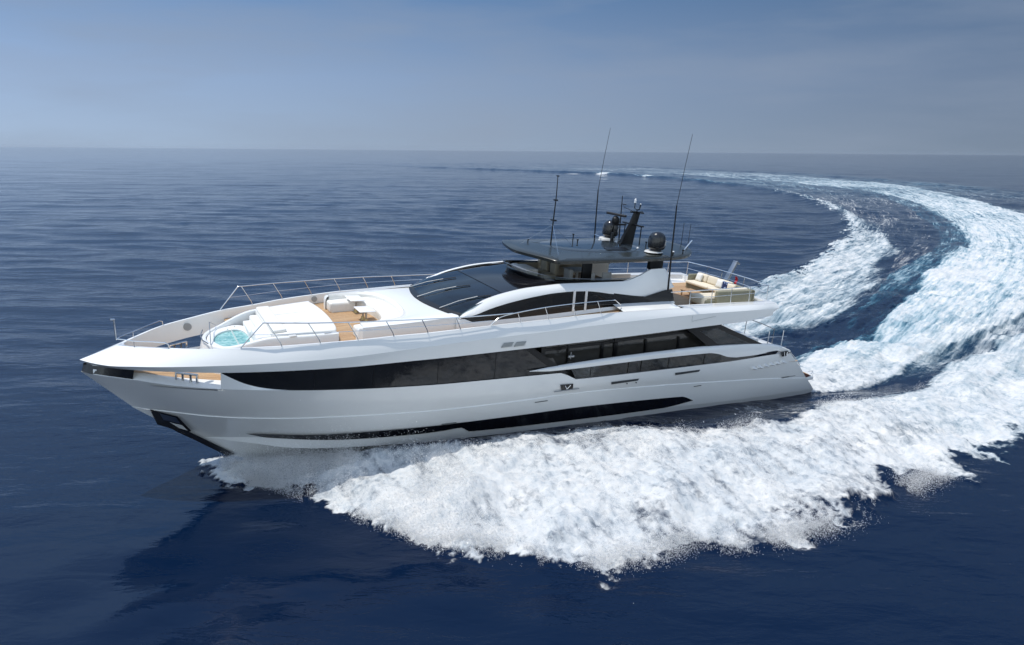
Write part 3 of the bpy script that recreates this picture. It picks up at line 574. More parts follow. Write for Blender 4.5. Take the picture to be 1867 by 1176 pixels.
# ------------------------------------------------------------------ hull side windows (main deck glazing), both sides
wl = pc([(8.3,-1.39),(8.0,-1.56),(7.5,-1.80),(7.0,-1.93),(6.5,-1.99),(6.0,-2.02),(4.6,-2.03),(.8,-2.09),(-4.2,-2.10),(-4.6,-2.10)])
for sgn in (1, -1):
    g = MB(); X = [8.3 - 12.9 * i / 90 for i in range(91)]
    yo = lambda x, z: (yT(x) * (z - zC(x)) + yC(x) * (zT(x) - z)) / (zT(x) - zC(x)) - .05
    def zt_(x): return zT(x) + .04
    # aft end slopes: top at -2.9, bottom at -4.6
    rt = [(max(x, -2.95) if False else x + (1.65 if x < -4.5 else 0) * 0, yo(x, zt_(x)), zt_(x)) for x in X]
    rt = [(8.3 + (p[0] - 8.3) * (11.2 / 12.9), 0, 0) for p in rt]; rt = [(p[0], yo(p[0], zt_(p[0])), zt_(p[0])) for p in rt]
    rb = [(x, yo(x, wl(x)), wl(x)) for x in X]
    g.strip(rt, mixrow(rt, rb, .5), rb)
    g = g if sgn > 0 else g.mirrored(); side = part(g, 'side_window', 'glass', recalc=False)
    for xm in (5.35, 3.3, .85, -1.55):
        k = MB(); dx = (8.3 - xm) / 11.2 * 12.9
        a = (xm, (yo(xm, zt_(xm)) + .006) * sgn, zt_(xm) - .05); b2 = 8.3 - dx; b_ = (xm, (yo(xm, wl(xm)) + .006) * sgn, wl(xm) + .02)
        k.tube([a, b_], .009, 6); k.build('window_joint', 'frame', side)
    # lip between hull lower edge and window
    f = MB(); f.strip([(x, (yC(x)) * sgn, zC(x)) for x in X], [(x, yo(x, wl(x)) * sgn, wl(x) + .005) for x in X]); part(f, 'window_sill', 'gel')
    # diagonal black frame at the end of the flush glazing
    d = MB(); d.plate([(-2.75,3.78*sgn,-.90),(-3.15,3.78*sgn,-.89),(-5.0,3.78*sgn,-2.13),(-4.45,3.78*sgn,-2.10)], (0, -sgn, 0), .08); part(d, 'window_post', 'frame')
# bow: mooring deck, open side gaps, black bow panel
X = [12.1 - 4.2 * i / 40 for i in range(41)]
cap_in = lambda x: max(0.0, yC(x) - .42 * min(1, (12.3 - x) / 2))
for sgn in (1, -1):
    c = MB(); c.strip([(x, yC(x) * sgn, zC(x)) for x in X], [(x, cap_in(x) * sgn, zC(x) + .17) for x in X], [(x, max(0, cap_in(x) - .06) * sgn, zC(x) + .10) for x in X]); part(c, 'gunwale', 'gel')
    Xb = [12.38 - 1.51 * i / 24 for i in range(25)]
    k = MB(); k.strip([(x - (0.0 if i < 20 else .0), (yT(x) - .03) * sgn, zT(x) + .02) for i, x in enumerate(Xb)], [(x + .06, (yC(x) - .05) * sgn, zC(x) + .02) for x in Xb]); part(k, 'bow_panel', 'blackgel')
md = MB(); X2 = [12.0 - 5 * i / 30 for i in range(31)]
md.strip([(x, cap_in(x) + .02, zC(x) + .11) for x in X2], [(x, 0, zC(x) + .13) for x in X2], [(x, -cap_in(x) - .02, zC(x) + .11) for x in X2]); part(md, 'mooring_deck', 'teak')
# forepeak top: closes the flat bow ahead of the opening (rim meets at the centreline already)
for sgn in (1, -1):     # fairleads: polished frame with two rollers
    f = MB(); o = Vector((9.3, (cap_in(9.3) + .14) * sgn, -1.76)); th = math.atan2(-.62 * sgn, 1)
    mt = Matrix.Translation(o) @ Matrix.Rotation(th, 4, 'Z')
    for bx in ((-.40,.40,-.05,.05,.14,.20), (-.40,.40,-.05,.05,-.19,-.12), (-.40,-.33,-.05,.05,-.14,.16), (.33,.40,-.05,.05,-.14,.16)): f.box(*bx, .02, mtx=mt)
    fl_ = part(f, 'fairlead', 'steel')
    for dx in (-.14, .14):
        r_ = MB(); r_.tube([mt @ Vector((dx, 0, -.15)), mt @ Vector((dx, 0, -.09)), mt @ Vector((dx, 0, .1)), mt @ Vector((dx, 0, .18))], [.07, .04, .04, .07], 12); r_.build('roller', 'steel2', fl_)
# anchor pockets
for sgn in (1, -1):
    a = MB(); P = [(10.42,-3.36),(9.55,-3.60),(9.1,-4.28),(9.25,-4.42),(10.2,-3.98)]
    def an(x, z, e=.02):
        return (x, (max(.05, ylow(x, z)) + e) * sgn, z)
    a.plate([an(*q) for q in P], (0, sgn, 0), .02); ap = part(a, 'anchor_pocket', 'bottom')
    b2 = MB(); b2.plate([an(10.12,-3.5,.055), an(9.6,-3.64,.055), an(9.45,-3.92,.055), an(10.0,-3.76,.055)], (0, sgn, 0), .01); b2.build('pocket_lining', 'steel2', ap)
    b2 = MB(); b2.plate([an(9.8,-3.86,.06), an(9.4,-3.98,.06), an(9.22,-4.25,.06), an(9.5,-4.12,.06)], (0, sgn, 0), .012); b2.build('anchor_fluke', 'lightgrey', ap)
    g = MB(); g.strip([(x, (yC(x) - .005) * sgn, -2.02) for x in (10.43, 9.8, 9.1, 8.4)], [(x, (ylow(x, -2.06) + .012) * sgn, -2.06) for x in (10.43, 9.8, 9.1, 8.4)]); part(g, 'rub_strip', 'steel2')

# ------------------------------------------------------------------ lower hull fittings (port side seen, starboard the same)
for sgn in (1, -1):
    def hp(x, z, e=.012): return (x, (ylow(x, z) + e) * sgn, z)
    a = MB(); a.plate([hp(-4.63,-2.60), hp(-5.25,-2.60), hp(-5.28,-2.84), hp(-4.75,-2.87)], (0, sgn, 0), .015); a_ = part(a, 'mooring_port', 'blackgel')
    b2 = MB()
    b2.tube([hp(-4.85,-2.64,.04), hp(-4.97,-2.82,.04)], .022); b2.tube([hp(-5.12,-2.64,.04), hp(-4.99,-2.82,.04)], .022); b2.build('roller', 'steel', a_)
    b2 = MB(); b2.tube([hp(-4.42,-2.90,.02), hp(-5.6,-2.86,.02)], .018, 6); b2.build('drip_rail', 'steel2', a_)
    for x0, x1, z0 in ((-7.25, -8.7, -2.74), (-10.75, -12.2, -2.62)):
        v = MB(); v.plate([hp(x0, z0 - .09), hp(x0 + .03, z0 + .02), hp(x1, z0 + .05), hp(x1 + .06, z0 - .04)], (0, sgn, 0), .012); part(v, 'air_slot', 'groove')
    for x0, x1, z0 in ((-3.6, -4.2, -3.32), (-12.1, -12.55, -3.42), (.35, -.25, -3.93)):
        v = MB(); v.plate([hp(x0, z0 - .03), hp(x0, z0), hp(x1, z0 + .02), hp(x1, z0 - .01)], (0, sgn, 0), .01); part(v, 'side_slot', 'groove')
    for x0 in (-8.1, -8.6):
        v = MB(); c_ = Vector(hp(x0, -2.88)); v.tube([c_ - Vector((0, .02 * sgn, 0)), c_ + Vector((0, .012 * sgn, 0))], .028, 12); part(v, 'drain', 'groove')
    # black sliver, chock and gills near the stern
    v = MB(); X = [-13.45 - 3.8 * i / 24 for i in range(25)]; zt3 = pc([(-13.45,-1.98),(-13.8,-2.06),(-14.5,-2.13),(-15.5,-2.135),(-17.1,-2.06),(-17.3,-2.06)])
    v.strip([(x, 3.74 * sgn, zt3(x) + .02) for x in X], [(x, (yC(x) - .03) * sgn, zC(x) - .02 + (0 if x > -17 else 0)) for x in X]); part(v, 'aft_side_glass', 'blackgel')
    v = MB(); v.plate([(-17.42,3.72*sgn,-2.12),(-17.95,3.69*sgn,-2.10),(-18.1,3.67*sgn,-2.22),(-17.9,3.69*sgn,-2.37),(-17.62,3.71*sgn,-2.38)], (0, sgn, 0), .03); ck = part(v, 'mooring_port', 'blackgel')
    v = MB(); v.tube([(-17.65,3.77*sgn,-2.14),(-17.72,3.77*sgn,-2.34)], .03, 8); v.tube([(-17.88,3.76*sgn,-2.14),(-17.88,3.76*sgn,-2.34)], .03, 8); v.build('roller', 'steel', ck)
    for k in range(6):
        x0 = -15.45 - .42 * k; z0 = -2.72 + .026 * k
        v = MB(); A = [hp(x0, z0, .0), hp(x0 - .10, z0 - .16, .0), hp(x0 - .52, z0 - .20, .0)]; Bq = [hp(x0 - .12, z0 + .005, .0), hp(x0 - .24, z0 - .10, .08), hp(x0 - .56, z0 - .185, .05)]
        v.strip(A, Bq, [hp(x0 - .30, z0 + .02, 0), hp(x0 - .40, z0 - .07, .0), hp(x0 - .62, z0 - .17, 0)]); part(v, 'gill', 'gel')
    # builder's plate, far too small to read: a row of short strokes
    v = MB()
    for k in range(17):
        x0 = -18.1 - k * .062; hgt = .05 if k < 9 else .022
        v.plate([hp(x0, -3.60 - hgt / 2), hp(x0, -3.60 + hgt / 2), hp(x0 - .045, -3.60 + hgt / 2), hp(x0 - .045, -3.60 - hgt / 2)], (0, sgn, 0), .008)
    part(v, 'name_plate', 'groove')

# ------------------------------------------------------------------ aft side: spear beam, balustrade, side deck, saloon wall, wing glass
for sgn in (1, -1):
    b_ = MB(); X = [-3.05 - (18.25 - 3.05) * i / 90 for i in range(91)]
    zt = pc([(-3.05,-1.84),(-4.2,-1.77),(-7.4,-1.62),(-10,-1.54),(-12.45,-1.49),(-14.9,-1.55),(-16.5,-1.68),(-17.55,-1.86),(-18.25,-2.12)])
    zb = pc([(-3.05,-1.86),(-4.2,-1.93),(-7.4,-1.86),(-10,-1.80),(-12.5,-1.78),(-13.1,-1.86),(-13.8,-2.06),(-14.5,-2.135),(-15.5,-2.14),(-17.1,-2.07),(-18.25,-2.22)])
    y_ = lambda x: (3.88 if x > -14 else 3.88 - (-14 - x) * .055) * sgn; th = pc([(-3.05,.01),(-4.5,.14),(-8,.2),(-18.3,.22)])
    o1 = [(x, y_(x) - th(x) * .35 * sgn, zt(x)) for x in X]; o2 = [(x, y_(x), zt(x) * .75 + zb(x) * .25) for x in X]; o3 = [(x, y_(x) - .01 * sgn, zb(x)) for x in X]; o4 = [(x, y_(x) - th(x) * sgn, zb(x)) for x in X]; o5 = [(x, y_(x) - th(x) * sgn, zt(x)) for x in X]
    b_.strip(o1, o2, o3, o4, o5, o1); part(b_, 'side_beam', 'gel', angle=50)
    for x0, x1 in ((-5.05, -6.1), (-6.1, -8.05), (-8.05, -8.75), (-8.75, -10.3), (-10.3, -12.4), (-12.4, -13.5)):
        q = MB(); q.plate([(x0 - .02, 3.76 * sgn, zb(x0) + .02), (x1 + .02, 3.76 * sgn, zb(x1) + .02), (x1 + .02, 3.76 * sgn, zC(x1) - .02), (x0 - (.35 if x0 > -5.1 else .02), 3.76 * sgn, zC(x0 - .4) - .02)], (0, -sgn, 0), .015); gp = part(q, 'balustrade_glass', 'smoke')
    for x0 in (-6.1, -8.05, -8.75, -10.3, -12.4):
        q = MB(); q.box(x0 - .03, x0 + .03, 3.70 * sgn - .03, 3.70 * sgn + .03, zC(x0) - .05, zb(x0) + .03, .005); part(q, 'balustrade_post', 'frame')
    # side deck and coaming inside
    q = MB(); q.strip([(-4.4, 3.72 * sgn, -2.75), (-19, 3.6 * sgn, -2.75)], [(-4.4, 2.6 * sgn, -2.75), (-19, 2.6 * sgn, -2.75)]); part(q, 'side_deck', 'teak')
    q = MB(); q.strip([(x, (yC(x) - .02) * sgn, zC(x) - .0) for x in X if x < -4.4], [(x, (yC(x) - .12) * sgn, zC(x) - .0) for x in X if x < -4.4], [(x, (yC(x) - .12) * sgn, -2.75) for x in X if x < -4.4]); part(q, 'side_coaming', 'gel')
    # saloon glazing
    sg = MB(); sg.strip([(x, 3.05 * sgn, -.45) for x in (-2.9, -13.0)], [(x, 3.05 * sgn, -2.75) for x in (-4.2, -14.5)]); sal = part(sg, 'saloon_window', 'salglass')
    fr_ = MB()
    fr_.plate([(-3.6,3.1*sgn,-1.36),(-7.6,3.1*sgn,-1.22),(-7.6,3.1*sgn,-1.10),(-3.5,3.1*sgn,-1.25)], (0, -sgn, 0), .04)
    fr_.plate([(-7.4,3.1*sgn,-1.20),(-12.2,3.1*sgn,-.98),(-12.2,3.1*sgn,-.86),(-7.4,3.1*sgn,-1.08)], (0, -sgn, 0), .04)
    for x0, wd in ((-5.3, .07), (-7.05, .14), (-7.75, .2), (-9.4, .10), (-11.3, .09)):
        fr_.plate([(x0 - wd/2,3.12*sgn,-1.15),(x0 + wd/2,3.12*sgn,-1.15),(x0 + wd/2,3.12*sgn,-2.7),(x0 - wd/2,3.12*sgn,-2.7)], (0, -sgn, 0), .05)
    fr_.plate([(-7.65,3.12*sgn,-.6),(-7.83,3.12*sgn,-.6),(-7.83,3.12*sgn,-1.2),(-7.65,3.12*sgn,-1.2)], (0, -sgn, 0), .05)
    fr_.build('window_frame', 'frame', sal)
    # big diagonal posts and wing glass
    q = MB(); q.plate([(-11.15,3.72*sgn,-.60),(-11.65,3.72*sgn,-.58),(-13.55,3.74*sgn,-1.66),(-12.75,3.74*sgn,-1.62)], (0, -sgn, 0), .1); part(q, 'window_post', 'frame')
    q = MB(); q.plate([(-11.65,3.70*sgn,-.58),(-13.0,3.70*sgn,-.52),(-15.95,3.66*sgn,-1.70),(-13.5,3.70*sgn,-1.64)], (0, -sgn, 0), .02); part(q, 'wing_glass', 'smoke')
    q = MB(); q.plate([(-12.7,3.72*sgn,-.55),(-13.2,3.72*sgn,-.52),(-16.35,3.66*sgn,-1.72),(-15.7,3.66*sgn,-1.72)], (0, -sgn, 0), .08); part(q, 'window_post', 'frame')
    q = MB(); q.plate([(-11.65,3.71*sgn,-.58),(-13.2,3.71*sgn,-.5),(-13.2,3.71*sgn,-.62),(-12.0,3.71*sgn,-.75)], (0, -sgn, 0), .03); part(q, 'window_post', 'frame')
q = MB(); q.tube([(-5.15,3.55,-1.6),(-5.15,3.55,-1.3)], .03, 8); q.box(-5.3,-5.0,3.5,3.62,-1.52,-1.42,.02); q.lathe([(0,0),(.11,0),(.13,.12),(0,.14)], (-5.15,3.56,-1.86), 16); part(q, 'searchlight', 'steel2')
# saloon aft bulkhead, cockpit sole, ceiling under overhang
q = MB(); q.box(-13.2, -13.05, -3.0, 3.0, -2.75, -.5, 0); part(q, 'saloon_bulkhead', 'glass')
q = MB(); q.box(-4.0, -3.8, -3.4, 3.4, -2.9, -.9, 0); part(q, 'forward_bulkhead', 'frame')
q = MB(); q.box(-18.4, -13.0, -3.45, 3.45, -2.80, -2.72, 0); part(q, 'cockpit_sole', 'teak')

# ------------------------------------------------------------------ foredeck (sheer frame: z = z0 - .073 x)
SH = lambda x: -.073 * x
def shz(mb, z0=0): mb.v = [(x, y, z + SH(x)) for x, y, z in mb.v]; return mb
dk = MB(); X = [10.6 - 18.4 * i / 60 for i in range(61)]
dk.strip([(x, yA(x) - .05, SH(x) - .35) for x in X if x < 6.5], [(x, 0, SH(x) - .33) for x in X if x < 6.5], [(x, -yA(x) + .05, SH(x) - .35) for x in X if x < 6.5])
for sgn in (1, -1): dk.strip([(x, (yA(x) - .05) * sgn, SH(x) - .352) for x in X if 6.1 < x < 7.6], [(x, 1.85 * sgn, SH(x) - .352) for x in X if 6.1 < x < 7.6])
part(dk, 'foredeck', 'teak')
q = MB(); q.strip([(7.46, yA(7.46) * (1 - k / 8), SH(7.46) - .35) for k in range(17)], [(7.46, yA(7.46) * (1 - k / 8), -1.9) for k in range(17)]); part(q, 'deck_step', 'gel2')
for sgn in (1, -1):
    for x0 in (8.93, 3.75):
        q = MB(); n_ = Vector((.12, -sgn, 0)).normalized(); c_ = Vector((x0, (yA(x0) - .12) * sgn, SH(x0) - .27 + (.13 if x0 < 5 else 0)))
        if x0 > 5: c_ = Vector((x0, (yA(x0) - .17) * sgn, -.96))
        q.tube([c_, c_ + n_ * .02], .15 if x0 > 5 else .12, 24); part(q, 'deck_speaker', 'grey')
# moulded pod: coaming around tub and sunpad
sm01 = lambda t: (lambda q: q * q * (3 - 2 * q))(max(0, min(1, t)))
half = [(4.25,2.40),(5.2,2.28),(6.1,2.10),(7.0,1.90),(7.6,1.66),(8.1,1.30),(8.42,.85),(8.58,.4)]
outl = crv([(x, y, 0) for x, y in half] + [(8.62, 0, 0)] + [(x, -y, 0) for x, y in reversed(half)], 5)
inl = []
for i, p in enumerate(outl):
    t = (outl[min(i + 1, len(outl) - 1)] - outl[max(i - 1, 0)]).normalized(); nrm = Vector((t.y, -t.x, 0)); nrm = nrm if (Vector((6.5, 0, 0)) - p).dot(nrm) > 0 else -nrm
    inl.append(p + nrm * .17)
ztop = lambda x: .07 - .36 * sm01((x - 6.5) / 1.7)
pod = MB(); f3 = lambda P, dz, d=0: [(p.x + 0, p.y, SH(p.x) + dz(p.x)) for p in P]
def offs(k): return [a.lerp(b_, k) for a, b_ in zip(outl, inl)]
low = [Vector((p.x + .18 * max(0, (p.x - 7.5)), p.y * 1.0, 0)) for p in outl]
pod.strip(f3(low, lambda x: -1.0 - .35 * sm01((x - 7.2) / .3)), f3(outl, lambda x: ztop(x) - .06), f3(offs(.12), lambda x: ztop(x) - .015), f3(offs(.35), ztop), f3(offs(.7), ztop), f3(offs(.9), lambda x: ztop(x) - .02), f3(inl, lambda x: ztop(x) - .07), f3(inl, lambda x: -.36 - .25 * sm01((x - 6.6) / .8)))
podo = part(pod, 'tub_surround', 'gel', angle=60)
e_ = MB(); e_.strip([(4.25, y, SH(4.25) - .36) for y in (-2.4, 2.4)], [(4.25, y, SH(4.25) + .03) for y in (-2.4, 2.4)], [(4.45, y, SH(4.45) + .04) for y in (-2.4, 2.4)]); part(e_, 'sunpad_base', 'gel')
tub = crv([(8.22,0,0),(8.08,.6,0),(7.8,1.0,0),(7.4,1.12,0),(7.1,.85,0),(6.98,0,0),(7.1,-.85,0),(7.4,-1.12,0),(7.8,-1.0,0),(8.08,-.6,0)], 6, True)
tb = MB(); outer2 = [Vector(((p.x - 7.6) * 1.35 + 7.6, p.y * 1.35, 0)) for p in tub]
tb.strip([(p.x, p.y, SH(p.x) - .36) for p in outer2], [(p.x * .5 + q_.x * .5, p.y * .5 + q_.y * .5, SH(p.x) - .36) for p, q_ in zip(tub, outer2)], [(p.x, p.y, SH(p.x) - .41) for p in tub], [(p.x, p.y, SH(p.x) - .8) for p in tub], closed=True)
tbo = part(tb, 'hot_tub', 'gel2', angle=60)
wt = MB(); wt.add([(p.x, p.y, SH(p.x) - .47) for p in tub], [tuple(range(len(tub)))]); wt.build('tub_water', 'tub', tbo)
for yy in (-1.25, -.95): jt = MB(); jt.lathe([(.035, 0), (.035, .02), (0, .025)], (7.45 + (yy + 1.1), yy - .05, SH(7.4) - .36), 12); jt.build('tub_jet', 'steel', tbo)
stp = MB(); stp.box(6.6, 6.98, -1.45, .1, -.6, -.2, .05); stp.box(6.42, 6.72, -1.6, .1, -.6, -.05, .05); stp.box(6.4, 6.95, .1, 1.5, -.6, -.02, .08); shz(stp); part(stp, 'tub_step', 'gel2')
q = MB(); q.tube([(8.50, .85, SH(8.5) - .22), (8.63, .3, SH(8.6) - .24), (8.63, -.3, SH(8.6) - .24), (8.50, -.85, SH(8.6) - .2)], .02, 8); q.tube([(8.42,.95,SH(8.4)-.25),(8.25,-.9,SH(8.2)+.05),(8.0,-1.3,SH(7.9)-.2)], .014, 8); part(q, 'tub_handrail', 'steel2')
sp_ = MB(); sph = [(6.45,1.78),(5.4,1.98),(4.42,2.12),(4.22,1.95),(4.12,1.2),(4.08,0)]
so_ = crv([(x, y, 0) for x, y in sph] + [(x, -y, 0) for x, y in reversed(sph[:-1])], 5, False)
sp_.prism([(p.x, p.y) for p in so_], -.1, .12, .06, 3, zf=lambda x, y: SH(x) + .015 * math.sin(x * 2.1) * math.cos(y * 1.7)); spo = part(sp_, 'sunpad', 'vinyl', angle=60)
hr = MB(); hr.box(5.95, 6.45, -1.7, 1.7, .10, .24, .07, 4); shz(hr); hr.build('headrest', 'vinyl', spo)
sm_ = MB()
for yy in (-.65, .65): sm_.tube([(4.15, yy, SH(4.15) + .122), (5.0, yy, SH(5) + .124), (5.95, yy, SH(5.95) + .122)], .006, 6)
sm_.build('seam', 'lightgrey', spo)
for bx in ((5.7, 5.95, 1.98, 2.2), (4.5, 4.75, 2.2, 2.32)): q = MB(); q.box(*bx, .065, .09, .01); shz(q); part(q, 'deck_hatch', 'lightgrey')

# coach roof with the U-shaped lounge let into its fore end
bk = [(3.42,2.30),(2.6,2.28),(2.0,2.2),(1.62,1.95),(1.36,1.4),(1.24,.7),(1.20,0)]
bko = crv([(x, y, 0) for x, y in bk] + [(x, -y, 0) for x, y in reversed(bk[:-1])], 5)
co = MB()
outb = crv([(3.42,2.62,0),(2.6,2.68,0),(1.9,2.72,0),(1.0,2.74,0),(.2,2.74,0),(-.35,2.72,0)], 6)
zcr = lambda x: (.26 + SH(x)) if x > 0 else .26 - .02 * x
# roof sheet between lounge back and windscreen base
wsb = crv([(-.32,2.62,0),(-.12,2.2,0),(.12,1.4,0),(.27,.6,0),(.30,0,0),(.27,-.6,0),(.12,-1.4,0),(-.12,-2.2,0),(-.32,-2.62,0)], 8)
wz = lambda y: .22 + .02 * (1 - (y / 2.6) ** 2)
a_row = []; N = 60
def resamp(P, N):
    d = [0]
    for i in range(1, len(P)): d.append(d[-1] + (P[i] - P[i - 1]).length)
    out = []
    for k in range(N + 1):
        t = d[-1] * k / N; i = min(max(int(np.searchsorted(d, t)) - 1, 0), len(P) - 2); out.append(P[i].lerp(P[i + 1], (t - d[i]) / max(1e-9, d[i + 1] - d[i])))
    return out
b1 = resamp(bko, N); w1 = resamp(wsb, N)
rowb = [(p.x, p.y, SH(p.x) + .24) for p in b1]; roww = [(p.x, p.y, wz(p.y)) for p in w1]
mid = [((a[0] + b_[0]) / 2, (a[1] + b_[1]) / 2, (a[2] + b_[2]) / 2 + .03) for a, b_ in zip(rowb, roww)]
co.strip(rowb, mid, roww)
for sgn in (1, -1):
    A = [(3.42,2.30,SH(3.42)+.24),(2.6,2.28,SH(2.6)+.24),(2.0,2.2,SH(2)+.24)]
    top_o = [(p.x, p.y - .12, zcr(p.x) - .01) for p in outb]; top_i = [(min(p.x, 3.42), max(2.25, p.y - .42), zcr(p.x) + .0) for p in outb]
    edge = [(p.x, p.y - .02, zcr(p.x) - .06) for p in outb]; dn = [(p.x, p.y, zcr(p.x) - .2) for p in outb]; dd = [(p.x, p.y + .02, SH(p.x) - .36) for p in outb]
    rs = [top_i, top_o, edge, dn, dd]; rs = [[(x, y * sgn, z) for x, y, z in r_] for r_ in rs]; co.strip(*rs)
    # rounded fore end
    fe = [[(3.42, 2.25, .0), (3.42, 2.62, .0)]]
    x0 = 3.42
    prof = [(2.20, .24), (2.5, .23), (2.60, .18), (2.62, .04), (2.64, -.36)]
    co.strip([(x0, y * sgn, SH(x0) + z) for y, z in prof], [(x0 + .10, min(y, 2.52) * sgn, SH(x0) + min(z, .16)) for y, z in prof], [(x0 + .14, min(y, 2.48) * sgn, SH(x0) + min(z, .05)) for y, z in prof], [(x0 + .14, min(y, 2.48) * sgn, SH(x0) - .36) for y, z in prof])
part(co, 'coach_roof', 'gel', angle=40)
# lounge seat + back cushions
se = MB(); si = crv([(3.45,1.62,0),(2.75,1.55,0),(2.35,1.3,0),(2.12,.8,0),(2.05,0,0),(2.12,-.8,0),(2.35,-1.3,0),(2.75,-1.55,0),(3.45,-1.62,0)], 4)
bo2 = resamp(bko, len(si) - 1)
se.strip([(p.x, p.y, SH(p.x) - .37) for p in si], [(p.x + .02, p.y, SH(p.x) - .05) for p in si], [(p.x, p.y * 1.01, SH(p.x) + .03) for p in si], [(p.x * .9 + q_.x * .1, p.y * .9 + q_.y * .1, SH(p.x) + .07) for p, q_ in zip(si, bo2)], [(q_.x, q_.y, SH(q_.x) + .07) for q_ in bo2])
for sgn in (1, -1): se.box(3.3, 3.52, min(1.62*sgn, 2.45*sgn), max(1.62*sgn, 2.45*sgn), -.37 + SH(3.4), .07 + SH(3.4), .09, 4)
sea = part(se, 'lounge_seat', 'vinyl', angle=60)
bi = [p.lerp(q_, .2) for p, q_ in zip(resamp(bko, 40), resamp(si, 40))]; bo3 = resamp(bko, 40)
for k in range(5):
    a, b_ = k * 8, k * 8 + 8; cu = MB(); seg_i = bi[a:b_ + 1]; seg_o = bo3[a:b_ + 1]
    zb_ = lambda p, d: SH(p.x) + d
    cu.strip([(p.x, p.y, zb_(p, .06)) for p in seg_i], [(p.x, p.y, zb_(p, .20)) for p in seg_i], [((p.x + q_.x) / 2, (p.y + q_.y) / 2, zb_(p, .30)) for p, q_ in zip(seg_i, seg_o)], [(q_.x, q_.y, zb_(q_, .24)) for q_ in seg_o], [(q_.x, q_.y, zb_(q_, .06)) for q_ in seg_o])
    cu.build('back_cushion', 'vinyl', sea)
gr2 = MB(); gr2.box(3.5, 3.56, 1.7, 2.35, -.25, -.08, .01); 
# ------------------------------------------------------------------ tables on the foredeck: things of their own
for (x0, x1, y0, y1, lab, dz) in ((2.22, 2.82, -1.98, -1.05, 'white square cocktail table nearer the far side of the foredeck lounge', .06), (2.25, 2.9, -.38, .48, 'white square cocktail table at the middle of the foredeck lounge, nearer the camera', .0)):
    cx, cy = (x0 + x1) / 2, (y0 + y1) / 2; zf = SH(cx) - .345
    tt = empty('cocktail_table', BOAT @ Matrix.Translation((cx, cy, zf))); tag(tt, lab, 'table', 'cocktail tables on the foredeck')
    a = MB(); a.box(x0 - cx, x1 - cx, y0 - cy, y1 - cy, .46 + dz, .51 + dz, .025); a.build('table_top', 'white_plastic', tt)
    for yy in (-.2, .22):
        a = MB(); a.tube([(.0, yy, 0), (.0, yy, .47 + dz)], .04, 12); l_ = a.build('pedestal', 'steel2', tt)
        a = MB(); a.lathe([(0, .16), (.06, .15), (.1, .02), (.11, 0), (0, 0)], (0, yy, 0), 16); a.build('pedestal_base', 'gold', l_)

# ------------------------------------------------------------------ rails
def stan(p, q_, r=.016): return MB().tube([p, (q_[0] + (p[0] - q_[0]) * .28 * .2, q_[1], q_[2] + .16), q_] if True else [p, q_], r, 6)
tops = [(6.82,2.77,.36),(5.52,3.10,.38),(4.19,3.32,.40),(2.87,3.50,.43),(1.55,3.60,.45),(.22,3.64,.46)]
feet = [(6.37,2.93,-.45),(5.12,3.22,-.33),(3.85,3.43,-.24),(2.57,3.55,-.14),(1.29,3.61,-.07),(0,3.64,.0)]
for sgn in (1, -1):
    fy = lambda P: [(p[0], p[1] * sgn, p[2]) for p in P]
    rail = empty('guard_rail', Matrix()); rail.parent = YACHT; rail.matrix_world = BOAT; 
    a = MB(); a.tube(fy([(7.66,2.58,-.53),(6.97,2.74,.34),(6.93,2.75,.365)] + tops + [(-1.2,3.64,.49),(-2.2,3.62,.52)]), .021); ra = part(a, 'guard_rail', 'steel' if sgn < 0 else 'steel')
    bpy.data.objects.remove(rail)
    a = MB(); mids = [(7.3,2.67,-.06)] + [((p[0] + q_[0]) / 2 + .05, (p[1] + q_[1]) / 2, (p[2] + q_[2]) / 2) for p, q_ in zip(tops, feet)] + [(-1.3,3.63,.27)]
    a.tube(fy(mids), .011, 6); a.build('mid_rail', 'steel', ra)
    for p, q_ in zip(tops, feet):
        k = (q_[0] + .05, q_[1], q_[2] + .14); a = MB(); a.tube(fy([p, k, q_]), .017, 6); a.build('stanchion', 'steel', ra)
    a = MB(); a.tube(fy(crv([(-1.26,3.64,.09),(-1.5,3.64,.3),(-1.76,3.64,.42),(-2.42,3.63,.54),(-3.64,3.62,.69),(-4.95,3.6,.78),(-6.16,3.58,.83),(-7.02,3.5,.83),(-7.15,3.45,.82),(-7.75,3.1,.5)], 4)), .021); rb_ = part(a, 'side_rail', 'steel')
    for xf, xt, zt4 in ((-2.55,-2.42,.54),(-3.82,-3.66,.69),(-5.09,-4.95,.78),(-6.36,-6.16,.83)):
        a = MB(); a.tube(fy([(xt,3.61,zt4),(xf,3.63,zA(xf) + .1),(xf,3.63,zA(xf) - .02)]), .017, 6); a.build('stanchion', 'steel', rb_)
    # aft upper deck rail
    zr = 1.02
    a = MB(); a.tube(fy([(-10.35,3.2,zr - .02),(-13,3.2,zr + .03),(-16.7,2.9,zr + .06)] ), .021); rc = part(a, 'aft_rail', 'steel')
    a = MB(); a.tube(fy([(-11.5,3.2,.72),(-13,3.2,.72),(-16.7,2.9,.74)]), .011, 6); a.build('mid_rail', 'steel', rc)
    for x_ in (-11.5, -12.8, -14.1, -15.4, -16.7):
        yy = 3.2 if x_ > -13.1 else 3.2 - (-13 - x_) * .081; a = MB(); a.tube(fy([(x_, yy, zr + .03), (x_ - .02, yy + .02, .36)]), .018, 6); a.build('stanchion', 'steel', rc)
    # bow pulpit
    a = MB(); a.tube(fy([(11.36,0,-.74),(11.1,.3,-.70),(10.82,.61,-.68),(10.3,1.05,-.6),(9.9,1.42,-.55),(9.82,1.46,-.6),(9.8,1.47,-.75)]), .019); rd = part(a, 'bow_rail', 'steel')
    a = MB(); a.tube(fy([(10.82,.61,-.68),(10.82,.62,-.9)]), .015, 6); a.build('stanchion', 'steel', rd)
